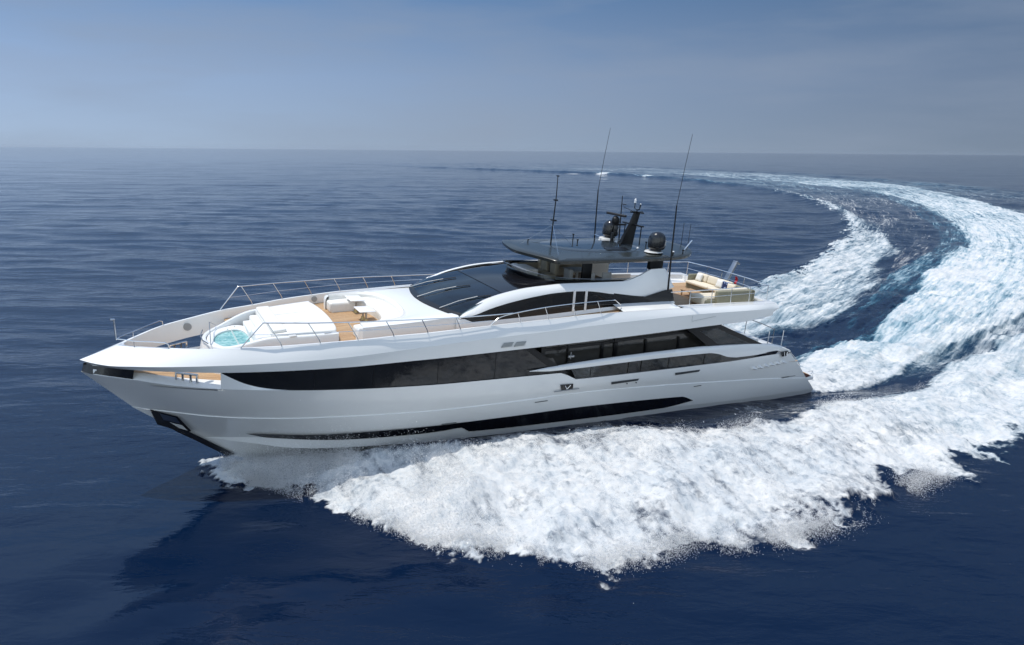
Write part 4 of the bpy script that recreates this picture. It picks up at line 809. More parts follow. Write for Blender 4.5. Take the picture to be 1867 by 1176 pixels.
a = MB(); a.tube([(-16.7,-2.9,zr + .06),(-16.95,-1.5,zr + .06),(-17.0,0,zr + .06),(-16.95,1.5,zr + .06),(-16.7,2.9,zr + .06)], .021); rc = part(a, 'aft_rail', 'steel')
a = MB(); a.tube([(-16.7,-2.9,.72),(-17.0,0,.72),(-16.7,2.9,.72)], .011, 6); a.build('mid_rail', 'steel', rc)
for yy in (-1.6, -.5, 1.1): a = MB(); a.tube([(-16.95,yy,zr + .06),(-16.9,yy,.36)], .018, 6); a.build('stanchion', 'steel', rc)
a = MB(); a.tube([(11.36,0,-.78),(11.4,0,-.05)], .026, 8); a.box(11.36,11.5,-.03,.03,-.06,-.02,.01); part(a, 'bow_staff', 'steel')

# ------------------------------------------------------------------ deckhouse: windscreen, roof, arch sides, side glass
wst = crv([(-2.42,2.44,.97),(-2.36,1.8,1.02),(-2.28,.9,1.06),(-2.25,0,1.08),(-2.28,-.9,1.06),(-2.36,-1.8,1.02),(-2.42,-2.44,.97)], 10)
t1 = resamp(wst, N); ws = MB(); r0 = [Vector((p.x, p.y, wz(p.y) + .01)) for p in w1]
rows = []
for k in range(7):
    t = k / 6; rows.append([(a.x * (1 - t) + b_.x * t, a.y * (1 - t) + b_.y * t, a.z * (1 - t) + b_.z * t + .09 * math.sin(math.pi * t)) for a, b_ in zip(r0, t1)])
ws.strip(*rows); wso = part(ws, 'windscreen', 'screen', angle=60)
bd = MB(); bd.strip([(p[0] + .02, p[1], p[2] + .012) for p in rows[0]], [(p[0] * .9 + q_[0] * .1 , p[1] * .9 + q_[1] * .1, p[2] * .9 + q_[2] * .1 + .015) for p, q_ in zip(rows[0], rows[6])]); 
fr_ = MB(); k4 = lambda j, t: [tuple(a * (1 - t) + b_ * t for a, b_ in zip(p, q_)) for p, q_ in zip(rows[j], rows[j + 1])]
up1 = lambda r_: [(x, y, z + .012) for x, y, z in r_]
fr_.strip(up1(rows[0]), up1(k4(0, .5))); fr_.strip(up1(k4(5, .9)), up1(rows[6])); fr_.build('screen_border', 'frame', wso)
# helm interior seen through the glass
q = MB(); q.box(-1.4,-.5,-2.2,2.2,-.1,.12,.05); q.box(-2.2,-1.5,-1.9,1.9,-.2,.5,.1); part(q, 'helm_console', 'grey')
for yy in (-1.2, 0, 1.3):
    q = MB(); q.box(-3.3,-2.7,yy-.3,yy+.3,-.3,.1,.08); q.box(-3.4,-3.15,yy-.28,yy+.28,.0,.75,.08); part(q, 'helm_seat', 'cream')
# roof panel
bandf = crv([(-5.6,2.06,1.36),(-4.9,1.75,1.33),(-4.4,1.1,1.31),(-4.2,0,1.32),(-4.4,-1.1,1.31),(-4.9,-1.75,1.33),(-5.6,-2.06,1.36)], 10)
bf = resamp(bandf, N); rf = MB(); rws = []
for k in range(6):
    t = k / 5; rws.append([(a.x * (1 - t) + b_.x * t, a.y * (1 - t) + b_.y * t, a.z * (1 - t) + b_.z * t + .05 * math.sin(math.pi * t)) for a, b_ in zip(t1, bf)])
rf.strip(*rws)
rf.strip([(-2.42,2.44,.97),(-4.42,2.45,1.27),(-5.6,2.45,1.33),(-8.4,2.45,1.36)], [(-2.45,2.42,.98),(-4.0,2.1,1.28),(-5.6,2.06,1.36),(-8.4,2.06,1.37)])
rf.strip([(-2.42,-2.44,.97),(-4.42,-2.45,1.27),(-5.6,-2.45,1.33),(-8.4,-2.45,1.36)], [(-2.45,-2.42,.98),(-4.0,-2.1,1.28),(-5.6,-2.06,1.36),(-8.4,-2.06,1.37)])
part(rf, 'roof_panel', mat('roof_black_glass', (.008, .008, .010), .06, spec=.6), angle=60)
# arch sides
at_ = pc([(-.35,.17),(-.75,.41),(-1.56,.80),(-2.4,1.04),(-3.39,1.22),(-4.42,1.31),(-5.25,1.36),(-6.89,1.37),(-8.2,1.38),(-9.05,1.60),(-9.77,1.90),(-10.40,1.92),(-10.74,1.60),(-11.0,1.13)])
al_ = pc([(-.35,.15),(-1.0,.27),(-1.66,.49),(-2.62,.73),(-3.77,.93),(-4.6,1.03),(-5.57,1.07),(-6.29,1.05),(-7.45,.90),(-9.21,.68),(-10.0,.85),(-10.59,.96),(-11.0,1.10)])
X = [-.35 - 10.65 * i / 130 for i in range(131)]
yt_ = lambda x: 2.45 + .0 * x + (.22 if x > -1 else 0) * (x + 1) / .65
for sgn in (1, -1):
    a = MB()
    def yo2(x, f): # f 0 top .. 1 low
        tt_ = 2.47 + .28 * f * min(1, .6 + (x + 11) * .05); return tt_ + (.2 * (x + 1) / .65 * (1 - f) if x > -1 else 0)
    ti = [(x, (yo2(x, 0) - .12) * sgn, at_(x) - .02) for x in X]; t0 = [(x, yo2(x, 0) * sgn, at_(x)) for x in X]
    rs = [ti, t0] ; a.strip(*rs)
    sec = []
    for f in (0, .12, .35, .65, .9, 1): sec.append([(x, (yo2(x, f) + .05 * math.sin(math.pi * f)) * sgn, at_(x) * (1 - f) + al_(x) * f) for x in X])
    a.strip(*sec); a.strip([(x, yo2(x, 1) * sgn, al_(x)) for x in X], [(x, (yo2(x, 1) - .12) * sgn, al_(x) + .01) for x in X])
    a.strip(ti, [(x, (yo2(x, 1) - .14) * sgn, al_(x) + .02) for x in X])
    part(a, 'roof_arch', 'gel', angle=30)
    # inner wing of the aft pylon
    a = MB(); a.strip([(-8.3,2.33*sgn,1.36),(-9.05,2.33*sgn,1.58),(-9.77,2.33*sgn,1.88),(-10.4,2.33*sgn,1.9),(-10.9,2.33*sgn,1.1)], [(-8.3,2.33*sgn,.3)] * 1 + [(-9.05,2.33*sgn,.3),(-9.77,2.33*sgn,.3),(-10.4,2.33*sgn,.3),(-10.9,2.33*sgn,.3)]); part(a, 'pylon', 'gel')
    # side glass
    lo = pc([(-.55,.13),(-1.01,-.02),(-1.62,.0),(-3.1,.07),(-4.4,.14),(-6.0,.24),(-7.9,.34),(-8.3,.27),(-9.5,.35),(-11.0,.46)])
    hi = pc([(-.55,.17),(-1.0,.28),(-1.66,.50),(-2.62,.74),(-3.77,.94),(-4.6,1.04),(-5.57,1.08),(-6.29,1.06),(-7.45,.91),(-9.21,.70),(-10.2,.66),(-11.0,.62)])
    Xg = [-.55 - 10.45 * i / 90 for i in range(91)]
    g = MB(); g.strip([(x, 2.68 * sgn, hi(x) + .03) for x in Xg], [(x, 2.72 * sgn, (hi(x) + lo(x)) / 2) for x in Xg], [(x, 2.74 * sgn, lo(x)) for x in Xg]); gs = part(g, 'side_glass', 'glass', angle=60)
    for x_ in (-5.55, -6.15):
        f = MB(); f.plate([(x_ + .05,2.72*sgn,hi(x_) + .03),(x_ - .06,2.72*sgn,hi(x_) + .03),(x_ - .05,2.755*sgn,lo(x_)),(x_ + .05,2.755*sgn,lo(x_))], (0, sgn, 0), .03); f.build('mullion', 'gel', gs)
    f = MB(); f.plate([(-9.15,2.74*sgn,.68),(-10.45,2.68*sgn,.97),(-10.85,2.70*sgn,1.0),(-10.95,2.74*sgn,.6)], (0, -sgn, 0), .05); part(f, 'pylon_glass', 'blackgel')
    # wall under the glass and side deck walk
    Xh = [-.2, -.3, -.42] + Xg
    f = MB(); f.strip([(x, 2.74 * sgn, lo(x)) for x in Xh], [(x, 2.80 * sgn, lo(x) - .12) for x in Xh], [(x, 2.82 * sgn, SH(x) - .36) for x in Xh]); part(f, 'house_side', 'gel', angle=60)
    f = MB(); f.strip([(x, (yA(x) - .08) * sgn, zA(x) - .02) for x in [-7.6 - .35 * i for i in range(27)]], [(x, 2.6 * sgn, zA(x) + (.12 if x > -11 else -.38)) for x in [-7.6 - .35 * i for i in range(27)]]); part(f, 'shoulder', 'gel')
# wipers
wf = lambda x, y: None
def on_ws(u_, v_, e=.03):
    i = int((u_) * N); i = min(max(i, 0), N); j = min(v_, .999) * 6; k = int(j); f = j - k; a, b_ = rows[k][i], rows[k + 1][i]
    return Vector((a[0] * (1 - f) + b_[0] * f, a[1] * (1 - f) + b_[1] * f, a[2] * (1 - f) + b_[2] * f + e))
for u0, u1, bl in ((.90, .72, 1), (.55, .42, 1), (.20, .10, 0)):
    a = MB(); a.tube([on_ws(u0, .02, .05), on_ws((u0 + u1) / 2, .3, .08), on_ws(u1, .58, .06)], .016, 6); wp = part(a, 'wiper', 'lightgrey')
    a = MB(); a.tube([on_ws(u1 + .05, .42, .04), on_ws(u1, .58, .045), on_ws(u1 - .05, .78, .04)], .02, 6); a.build('wiper_blade', 'rubber', wp)

# ------------------------------------------------------------------ flybridge
rim = crv([(-9.3,2.15,1.45),(-8.0,2.1,1.42),(-6.6,2.02,1.42),(-5.5,1.9,1.47),(-4.7,1.6,1.54),(-4.05,1.0,1.66),(-3.75,0,1.74),(-4.05,-1.0,1.66),(-4.7,-1.6,1.54),(-5.5,-1.9,1.47),(-6.6,-2.02,1.42),(-8.0,-2.1,1.42),(-9.3,-2.15,1.45)], 6)
fo = crv([(-9.3,2.2,1.3),(-8.0,2.16,1.3),(-6.6,2.12,1.3),(-5.5,2.05,1.3),(-4.85,1.78,1.28),(-4.35,1.1,1.27),(-4.15,0,1.27),(-4.35,-1.1,1.27),(-4.85,-1.78,1.28),(-5.5,-2.05,1.3),(-6.6,-2.12,1.3),(-8.0,-2.16,1.3),(-9.3,-2.2,1.3)], 6)
md_ = [a.lerp(b_, .48) for a, b_ in zip(fo, rim)]
a = MB(); a.strip(fo, md_); a.strip(md_, [p + Vector((-.1 if abs(p.y) < 1.8 else 0, -.08 * (1 if p.y > 0 else -1), .0)) for p in md_]); part(a, 'flybridge_coaming', 'blackgel', angle=60)
a = MB(); a.strip(md_, rim); part(a, 'wind_deflector', 'clear', angle=60)
a = MB(); a.tube(rim, .014, 6); part(a, 'deflector_rim', 'steel2')
a = MB(); a.prism([(-4.6,1.3),(-4.35,0),(-4.6,-1.3),(-5.2,-1.95),(-9.4,-2.1),(-9.4,2.1),(-5.2,1.95)], .78, .82, 0); part(a, 'flybridge_sole', 'teak')
a = MB(); a.strip([p + Vector((-.12 if abs(p.y) < 1.8 else 0, -.1 * (1 if p.y > 0 else -1), -.0)) for p in md_], [Vector((p.x - (.25 if abs(p.y) < 1.8 else 0), p.y * .93, .8)) for p in md_]); part(a, 'flybridge_lining', 'interior')
a = MB(); a.box(-5.1,-4.75,-1.2,.2,.8,1.5,.08, taper=.2); a.box(-5.3,-4.9,-1.1,.1,1.1,1.48,.06); part(a, 'helm_console', 'gel2')
for yy in (-1.0, -.2, 1.0):
    a = MB(); a.box(-6.3,-5.75,yy-.28,yy+.28,.8,1.22,.07); a.box(-6.4,-6.2,yy-.26,yy+.26,1.15,1.68,.06); part(a, 'helm_seat', 'interior' if yy < .5 else 'grey')
a = MB(); a.box(-8.3,-6.5,-2.0,-1.4,.8,1.22,.06); a.box(-8.3,-6.5,-2.08,-1.85,1.15,1.6,.05); part(a, 'flybridge_sofa', 'cream')
a = MB(); a.box(-8.2,-7.2,-.9,.1,1.28,1.33,.02); a.tube([(-7.7,-.4,.8),(-7.7,-.4,1.28)], .06, 8); part(a, 'dining_table', 'gel2')
for x_ in (-7.3, -8.2):
    a = MB(); a.box(x_-.25,x_+.25,.75,1.25,1.1,1.2,.04); a.box(x_-.25,x_+.25,1.2,1.28,1.15,1.52,.03); a.tube([(x_,1.0,.8),(x_,1.0,1.12)], .04, 8); part(a, 'deck_chair', 'greyfab')

# hardtop
hh = [(-4.02,0),(-4.10,.7),(-4.30,1.5),(-4.55,2.15),(-4.66,2.38),(-4.80,2.49),(-5.1,2.53),(-7.5,2.58),(-9.5,2.58),(-11.2,2.48),(-12.1,2.15),(-12.65,1.6),(-12.9,.8),(-12.95,0)]
ho = crv([(x, y, 0) for x, y in hh] + [(x, -y, 0) for x, y in reversed(hh[1:-1])], 4, True)
zh = lambda x, y: 2.33 + (-.02 * (x + 4.8)) + .17 * (1 - min(1, (y / 2.58) ** 2)) * min(1, max(0, (-3.9 - x) / 1.2) + .25)
def ring(k, dz): 
    c_ = Vector((-8.2, 0, 0)); P = [c_ + (p - c_) * k for p in ho]; return [(p.x, p.y, zh(p.x, p.y) + dz) for p in P]
def ringw(d, dz):
    out = []
    for i, p in enumerate(ho):
        t = (ho[(i + 1) % len(ho)] - ho[i - 1]).normalized(); nn = Vector((-t.y, t.x, 0)); c_ = Vector((-8.2, 0, 0)) - p; nn = nn if nn.dot(c_) > 0 else -nn
        p2 = p + nn * d; out.append((p2.x, p2.y, zh(p2.x, p2.y) + dz))
    return out
a = MB(); a.strip(ringw(.35, -.16), ringw(.10, -.18), ringw(.03, -.165), ringw(0, -.04), ringw(.03, -.005), ringw(.35, .0), closed=True)
def ringk(k, dz):
    b0 = ringw(.35, 0); c_ = Vector((-8.2, 0, 0)); return [((x - c_.x) * k + c_.x, y * k, zh((x - c_.x) * k + c_.x, y * k) + dz) for x, y, z in b0]
a.strip(ringw(.35, 0), ringk(.8, 0), ringk(.6, 0), ringk(.4, 0), ringk(.2, 0), ringk(.01, 0), closed=True)
a.strip(ringw(.35, -.14), ringk(.6, -.14), ringk(.01, -.14), closed=True)
htop = part(a, 'hardtop', 'hardtop', angle=50, recalc=False)
gl = crv([(-5.55,0,0),(-5.75,.7,0),(-6.4,1.25,0),(-7.8,1.55,0),(-9.2,1.6,0),(-9.9,1.3,0),(-10.1,0,0),(-9.9,-1.3,0),(-9.2,-1.6,0),(-7.8,-1.55,0),(-6.4,-1.25,0),(-5.75,-.7,0)], 5, True)
a = MB(); c_ = Vector((-7.9, 0, 0)); rg = lambda k, dz: [((p.x - c_.x) * k + c_.x, p.y * k, zh((p.x - c_.x) * k + c_.x, p.y * k) + dz) for p in gl]
a.strip(rg(1.02, .0), rg(1, .018), rg(.7, .02), rg(.4, .02), rg(.02, .02), closed=True); a.build('skylight', mat('skylight_glass', (.03, .04, .05), .05, spec=.7), htop, angle=60)
a = MB(); c2 = [(-8.1,.9),(-8.0,1.35),(-8.9,1.45),(-9.2,1.3),(-9.2,.95)]; a.prism(c2, .0, .03, .01, zf=lambda x, y: zh(x, y) + .02); a.build('sunroof_opening', 'frame', htop)
for P in ([(-4.9,2.2),(-5.6,.8),(-5.9,0),(-5.6,-.8),(-4.9,-2.2)], [(-6.0,2.4),(-6.6,1.35)], [(-6.0,-2.4),(-6.6,-1.35)]):
    a = MB(); a.tube([(x, y, zh(x, y) + .002) for x, y in P], .008, 6); a.build('panel_joint', 'frame', htop)
# posts
for sgn in (1, -1):
    a = MB(); a.box(-7.25,-6.75,1.35*sgn-.06,1.35*sgn+.06,.85,2.3,.02); part(a, 'hardtop_post', 'frame')
    a = MB(); a.box(-10.45,-9.72,2.2*sgn-.12,2.2*sgn+.12,1.85,2.4,.02); part(a, 'hardtop_post', 'frame')
# radomes
for sgn in (1, -1):
    a = MB(); base = (-10.35, 1.80 * sgn, zh(-10.35, 1.8) + .0)
    a.lathe([(0,0),(.26,0),(.26,.08),(.33,.1),(.385,.16),(.40,.25),(.40,.48),(.385,.60),(.35,.70),(.29,.79),(.2,.855),(.1,.89),(0,.90)], (base[0], base[1], base[2] + .06), 40)
    a = part(a, 'radome', mat('black_dome', (.008, .008, .009), .14, coat=.6), angle=50)
    b2 = MB(); b2.lathe([(.0,0),(.42,0),(.38,.05),(0,.05)], (base[0] + .12, base[1], base[2] + .02), 28, 1.1, .9); b2.build('dome_plinth', 'lightgrey', a)
# mast
a = MB(); zq = zh(-10.2, 0)
sec = [(-9.55,-10.35,.16,zq - .05),(-9.75,-10.42,.13,zq + .4),(-10.0,-10.5,.10,zq + .9),(-10.22,-10.62,.08,zq + 1.45),(-10.25,-10.64,.08,zq + 1.5)]
rws = []
for xf, xa, hw, z in sec: rws.append([(xf, 0, z), (xf - .06, hw * .7, z), ((xf + xa) / 2, hw, z), (xa + .05, hw * .8, z), (xa, 0, z), (xa + .05, -hw * .8, z), ((xf + xa) / 2, -hw, z), (xf - .06, -hw * .7, z)])
a.strip(*rws, closed=True); a.add(rws[-1], [tuple(range(8))]); mast = part(a, 'mast', mat('mast_black', (.006, .006, .007), .3))
a = MB(); a.box(-10.35,-10.2,-.75,.75,zq + .88,zq + .95,.02); a.box(-10.75,-10.05,-.06,.06,zq + 1.46,zq + 1.53,.02); a.box(-10.5,-10.38,-.22,.45,zq + 1.47,zq + 1.53,.015); a.build('spreader', 'frame', mast)
a = MB(); a.tube([(-10.3,.62,zq + .02),(-10.3,.62,zq + .9)], .025, 8); a.tube([(-10.3,-.62,zq + .02),(-10.3,-.62,zq + .9)], .025, 8); a.build('mast_strut', 'frame', mast)
a = MB(); a.box(-9.85,-9.1,-.09,.09,zq + .86,zq + .94,.02); a.lathe([(0,0),(.16,0),(.19,.1),(.17,.28),(.08,.36),(0,.37)], (-9.25, 0, zq + .92), 20); radar = a.build('radar_pedestal', 'frame', mast)
a = MB(); a.box(-.07,.07,-.62,.62,-.055,.055,.03, mtx=Matrix.Translation((-9.25,-.0,zq + 1.36)) @ Matrix.Rotation(R(8), 4, 'Z')); part(a, 'radar_scanner', 'rubber')
a = MB(); a.tube([(-10.4,0,zq + 1.5),(-10.4,0,zq + 1.6),(-10.33,-.1,zq + 1.66),(-10.33,-.1,zq + 1.92)], .022, 8); a.tube([(-10.4,0,zq + 1.58),(-10.45,.12,zq + 1.64),(-10.47,.14,zq + 1.86)], .03, 8)
a.tube([(-10.25,-.05,zq + 1.52),(-9.9,-.35,zq + 1.66),(-9.88,-.36,zq + 1.78)], .012, 6); a.tube([(-9.80,-.45,zq + 1.8),(-9.96,-.28,zq + 1.8)], .02, 6); a.build('instrument_arm', 'frame', mast)
a = MB(); a.lathe([(0,0),(.06,.02),(.045,.09),(.06,.12),(.03,.2),(0,.22)], (-10.33,-.1,zq + 1.9), 12); a.lathe([(0,0),(.035,.02),(0,.06)], (-10.47,.14,zq + 1.86), 10); a.build('nav_light', 'white_plastic', mast)
a = MB(); a.lathe([(0,0),(.09,0),(.07,.25),(.05,.45),(0,.46)], (-9.62,-.62,zq - .02), 14); a.lathe([(0,0),(.06,0),(.05,.12),(0,.14)], (-9.3,.5,zq + .0), 12); part(a, 'small_dome', 'frame')
# horns, cleats and small lights on the hardtop
for x_, y_2, hgt in ((-5.25,-1.0,.12),(-7.6,-.9,.34),(-7.5,-.35,.16),(-9.3,-.25,.2),(-10.6,.75,.2),(-11.6,2.2,.18),(-10.9,2.35,.12)):
    a = MB(); z_ = zh(x_, y_2); a.tube([(x_, y_2, z_), (x_, y_2, z_ + hgt)], .025, 8); a.lathe([(0,0),(.05,.01),(.05,.06),(0,.07)], (x_, y_2, z_ + hgt - .03), 10); part(a, 'deck_light', 'frame')
for x_, y_2 in ((-9.9,1.05),(-9.4,-1.3),(-11.3,1.9)):
    a = MB(); z_ = zh(x_, y_2); a.lathe([(0,0),(.06,0),(.05,.05),(0,.07)], (x_, y_2, z_), 12); part(a, 'antenna_puck', 'white_plastic')
# antennas and whip aerials
def aerial(P, rs, name='antenna'):
    a = MB(); a.tube(P, rs, 8); return part(a, name, 'frame')
am = aerial([(-5.85,0,zh(-5.85,0)),(-5.87,0,3.7),(-5.9,0,4.7),(-5.88,0,5.6)], [.035,.03,.024,.016])
a = MB(); a.box(-5.95,-5.8,-.16,.16,3.62,3.68,.01); a.box(-5.98,-5.82,-.1,.06,4.5,4.56,.01); a.box(-5.93,-5.83,-.06,.06,5.55,5.6,.01); a.build('spreader', 'frame', am)
for P in ([(-5.87,0,3.45),(-4.75,-.75,zh(-4.75,-.75))], [(-5.87,0,3.45),(-5.2,1.75,zh(-5.2,1.75))], [(-5.87,0,3.45),(-7.0,-.1,zh(-7,-.1))]):
    a = MB(); a.tube(P, .006, 5); a.build('stay', 'steel', am)
for sgn in (1, -1):
    aerial([(-10.35, 2.98 * sgn, 1.0), (-10.25, 2.98 * sgn, 2.9), (-10.17, 2.98 * sgn, 4.79)], [.045, .035, .028], 'whip_antenna')
    aerial([(-10.17, 2.98 * sgn, 4.79), (-10.32, 2.98 * sgn, 6.4), (-10.48, 2.98 * sgn, 7.81)], [.014, .011, .008], 'whip_antenna')
    a = MB(); a.tube([(-10.3, 2.4 * sgn, 2.5), (-10.25, 3.0 * sgn, 2.56)], .018, 6); part(a, 'antenna_bracket', 'steel')
for x_, y_2, hgt in ((-12.5,1.0,1.15),(-12.7,1.25,1.15)): aerial([(x_, y_2, zh(x_, y_2)), (x_, y_2, zh(x_, y_2) + hgt)], [.014, .010], 'whip_antenna')
for P in ([(-12.2,1.6,2.6),(-12.6,1.6,3.05)], [(-12.5,1.3,2.6),(-12.85,1.3,3.0)]):
    a = MB(); a.tube(P, .018, 6); part(a, 'rod_holder', 'steel')
aerial([(-11.3,-2.3,2.5),(-11.2,-2.3,4.6)], [.04, .02], 'whip_antenna')

# ------------------------------------------------------------------ upper aft deck
a = MB(); a.prism([(-9.3,3.35),(-9.3,-3.35),(-16.5,-3.2),(-16.5,3.2)], -.06, -.02, 0); part(a, 'upper_aft_deck', 'teak')
for sgn in (1, -1):
    a = MB(); X = [-10.9 - 5.9 * i / 20 for i in range(21)]
    a.strip([(x, yA(x) * sgn, zA(x) + .002) for x in X], [(x, (yA(x) - .55) * sgn, zA(x) + .0) for x in X], [(x, (yA(x) - .6) * sgn, -.05) for x in X]); part(a, 'deck_edge', 'gel')
a = MB(); a.strip([(-16.8, y, .34) for y in (-3.4, 3.4)], [(-16.5, y, .34) for y in (-3.4, 3.4)], [(-16.48, y, -.05) for y in (-3.4, 3.4)]); part(a, 'deck_edge', 'gel')
a = MB(); a.box(-12.6,-10.6,-2.75,-2.6,-.03,.55,.03); part(a, 'deck_wall', 'lightgrey')
a = MB(); a.box(-11.3,-10.75,1.2,1.75,-.02,.42,.05); part(a, 'deck_locker', 'gel2')
DKA = BOAT @ Matrix.Translation((-15.2, .6, -.018))
sofa = empty('corner_sofa', DKA); tag(sofa, 'cream corner sofa with olive woven base on the upper aft deck', 'sofa')
def lb(mb, n, mtl, par): mb.v = [(x + 15.2, y - .6, z + .018) for x, y, z in mb.v]; return mb.build(n, mtl, par)
a = MB(); a.box(-16.2,-15.3,-1.35,2.35,.03,.30,.04); a.box(-15.4,-13.3,1.5,2.35,.03,.30,.06); lb(a, 'sofa_base', 'olive', sofa)
a = MB(); a.box(-16.35,-16.1,-1.4,2.5,.03,.74,.05); a.box(-16.3,-13.9,2.28,2.5,.03,.74,.05); a.box(-16.3,-15.5,-1.5,-1.32,.03,.74,.05); lb(a, 'sofa_back', 'olive', sofa)
a = MB(); a.box(-16.1,-15.2,-1.3,.35,.30,.45,.06); a.box(-16.1,-15.2,.37,2.28,.30,.45,.06); a.box(-15.2,-13.2,1.45,2.28,.30,.45,.06); lb(a, 'seat_cushion', 'cream', sofa)
a = MB(); a.box(-13.5,-13.15,1.3,2.3,.03,.44,.12,4); lb(a, 'end_cushion', 'cream', sofa)
for i, (y0, y1) in enumerate(((-1.28, -.5), (-.47, .33), (.36, 1.2))):
    a = MB(); a.box(-.13,.13,-.0,y1 - y0,0,.42,.09,4, mtx=Matrix.Translation((-16.0,y0,.44)) @ Matrix.Rotation(R(-12), 4, 'Y')); lb(a, 'back_cushion', 'cream', sofa)
a = MB(); a.box(-16.0,-14.0,2.1,2.36,.44,.82,.08,4); lb(a, 'back_cushion', 'cream', sofa)
# patterned cushion material
pm = mat('navy_pattern', (.03, .06, .2), .85); p = pm.node_tree.nodes['Principled BSDF']; tcn = nd(pm, 'ShaderNodeTexCoord'); vo = nd(pm, 'ShaderNodeTexVoronoi', Scale=9.0)
lk(pm, tcn.outputs['Object'], vo.inputs['Vector']); rr_ = nd(pm, 'ShaderNodeValToRGB'); e = rr_.color_ramp.elements; e[0].position = .25; e[0].color = (.35, .45, .65, 1); e[1].position = .4; e[1].color = (.012, .025, .09, 1)
lk(pm, vo.outputs['Distance'], rr_.inputs[0]); lk(pm, rr_.outputs[0], p.inputs['Base Color'])
def pillow(x, y, z, rz, mtl, lab, trim=None, s_=.44):
    o = empty('throw_pillow', BOAT @ Matrix.Translation((x, y, z)) @ Matrix.Rotation(rz, 4, 'Z') @ Matrix.Rotation(R(-18), 4, 'Y')); tag(o, lab, 'pillow', 'throw pillows on the corner sofa')
    b = MB(); n = 10; g = []
    for side in (1, -1):
        rws = []
        for i in range(n + 1):
            rws.append([])
            for j in range(n + 1):
                u_, v_ = i / n * 2 - 1, j / n * 2 - 1; t = ((1 - u_ ** 4) * (1 - v_ ** 4)) ** .5; k = 1 - .06 * (1 - abs(u_ * v_)); rws[-1].append((side * .085 * t, u_ * s_ / 2 * k, s_ / 2 + v_ * s_ / 2 * k))
        b.strip(*rws, flip=side < 0)
    b.build('pillow_cover', mtl, o, angle=80)
    if trim:
        t = MB(); t.tube([(0, -s_/2, .0), (0, s_/2, .0), (0, s_/2, s_), (0, -s_/2, s_), (0, -s_/2, 0)], .018, 6); t.build('piping', trim, o)
pillow(-15.75, -.95, .45, 0, 'vinyl', 'plain white pillow at the far end of the corner sofa')
pillow(-15.72, .62, .45, R(10), 'vinyl', 'white pillow with dark navy edging on the corner sofa', 'navy')
pillow(-15.65, 1.12, .45, R(16), pm, 'navy blue patterned pillow on the corner sofa')
pillow(-15.55, 1.62, .45, R(28), 'cream', 'cream pillow in the near corner of the sofa beside the navy patterned one')
a = MB(); a.box(-.35,.35,-.45,.45,.26,.31,.02); ct = empty('coffee_table', BOAT @ Matrix.Translation((-14.2,.35,-.018))); tag(ct, 'low teak coffee table in front of the cream corner sofa', 'table'); a.build('table_top', 'teak', ct)
for sx in (-.28, .28):
    for sy in (-.38, .38): a = MB(); a.box(sx-.03,sx+.03,sy-.03,sy+.03,0,.27,.008); a.build('leg', 'teak', ct)
# davit crane and flag
a = MB(); m_ = Matrix.Translation((-17.0,-.35,.3)) @ Matrix.Rotation(R(-27), 4, 'Y'); a.box(-.07,.07,-.14,.14,0,1.45,.02, mtx=m_); a.box(-.22,.08,-.15,.15,1.38,1.47,.02, mtx=m_); a.box(-.12,.12,-.2,.2,-.1,.25,.03, mtx=m_); part(a, 'passerelle_arm', 'steel2')
a = MB(); a.strip(*[[(-17.05 + .04 * math.sin(k * 2.1), .42 + .05 * math.sin(k + j), .98 - .52 * k / 6 - .02 * j) for j in range(4)] for k in range(7)]); a.strip(*[[(-17.02 + .05 * math.cos(k * 1.7), .40 + .16 * j / 3, .98 - .55 * k / 6) for j in range(4)] for k in range(7)])
fg = a.build('ensign', 'red', None, loc=BOAT); tag(fg, 'red flag hanging folded from the aft rail of the upper deck', 'flag')

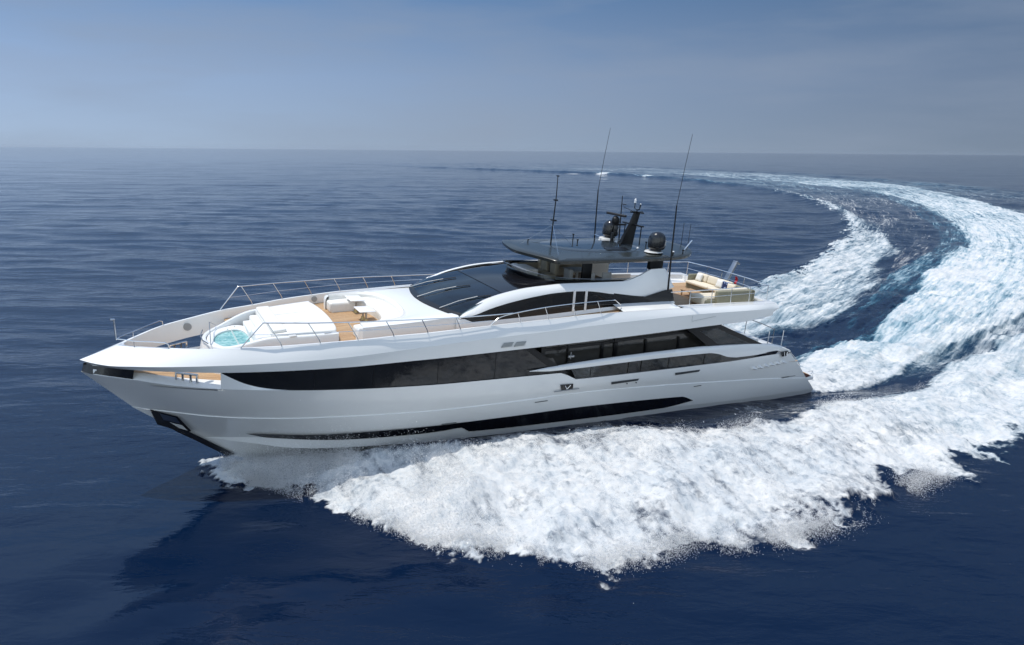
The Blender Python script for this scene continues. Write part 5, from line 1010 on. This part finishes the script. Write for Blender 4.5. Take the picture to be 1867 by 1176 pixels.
# ------------------------------------------------------------------ main cockpit aft
a = MB(); a.box(-16.9,-16.2,-2.3,2.3,-2.7,-2.3,.06); a.box(-17.2,-16.8,-2.5,2.5,-2.7,-1.85,.08); part(a, 'cockpit_sofa', 'vinyl')
for yy in (-1.9, -.2, 1.6):
    a = MB(); a.box(-16.95,-16.75,yy-.3,yy+.3,-2.3,-1.8,.07); part(a, 'sofa_cushion', 'greyfab' if yy else 'rubber')
a = MB(); a.box(-15.8,-15.0,-.9,.9,-2.15,-2.08,.03); a.box(-15.5,-15.3,-.1,.1,-2.7,-2.1,.02); part(a, 'cockpit_table', 'gel2')
a = MB(); a.box(-18.3,-17.2,-3.3,3.3,-2.7,-2.12,.1); part(a, 'aft_coaming', 'gel')
for sgn in (1, -1):
    a = MB(); a.tube([(-15.9,3.35*sgn,-1.6),(-16.05,3.35*sgn,-1.5),(-17.0,3.3*sgn,-1.45),(-18.3,3.2*sgn,-1.55)], .02); rq = part(a, 'cockpit_rail', 'steel')
    for x_ in (-16.9, -17.9):
        b2 = MB(); b2.tube([(x_,3.3*sgn,-1.15),(x_,3.3*sgn,-2.05)], .02, 6); b2.build('stanchion', 'steel', rq)
a = MB(); a.tube([(-18.0,-3.1,-1.3),(-18.2,-1,-1.3),(-18.2,1.6,-1.3),(-18.0,2.6,-1.3)], .025); rq = part(a, 'cockpit_rail', 'steel2')
for yy in (-1, .6, 2.5): b2 = MB(); b2.tube([(-18.15,yy,-1.3),(-18.15,yy,-2.15)], .02, 6); b2.build('stanchion', 'steel2', rq)


# ------------------------------------------------------------------ thin sea haze
hb_ = MB(); hb_.box(-24000, 24000, -50, 28000, -3.5, 60, 0)
hzo = hb_.build('haze', mat('haze_air', (.6, .6, .6)), None, smooth=False); hzo['kind'] = 'stuff'
hm_ = hzo.data.materials[0]; hm_.node_tree.nodes.clear(); o_ = nd(hm_, 'ShaderNodeOutputMaterial'); v_ = nd(hm_, 'ShaderNodeVolumePrincipled')
v_.inputs['Color'].default_value = (.62, .70, .82, 1); v_.inputs['Density'].default_value = .8e-5; v_.inputs['Anisotropy'].default_value = .2
lk(hm_, v_.outputs[0], o_.inputs['Volume'])
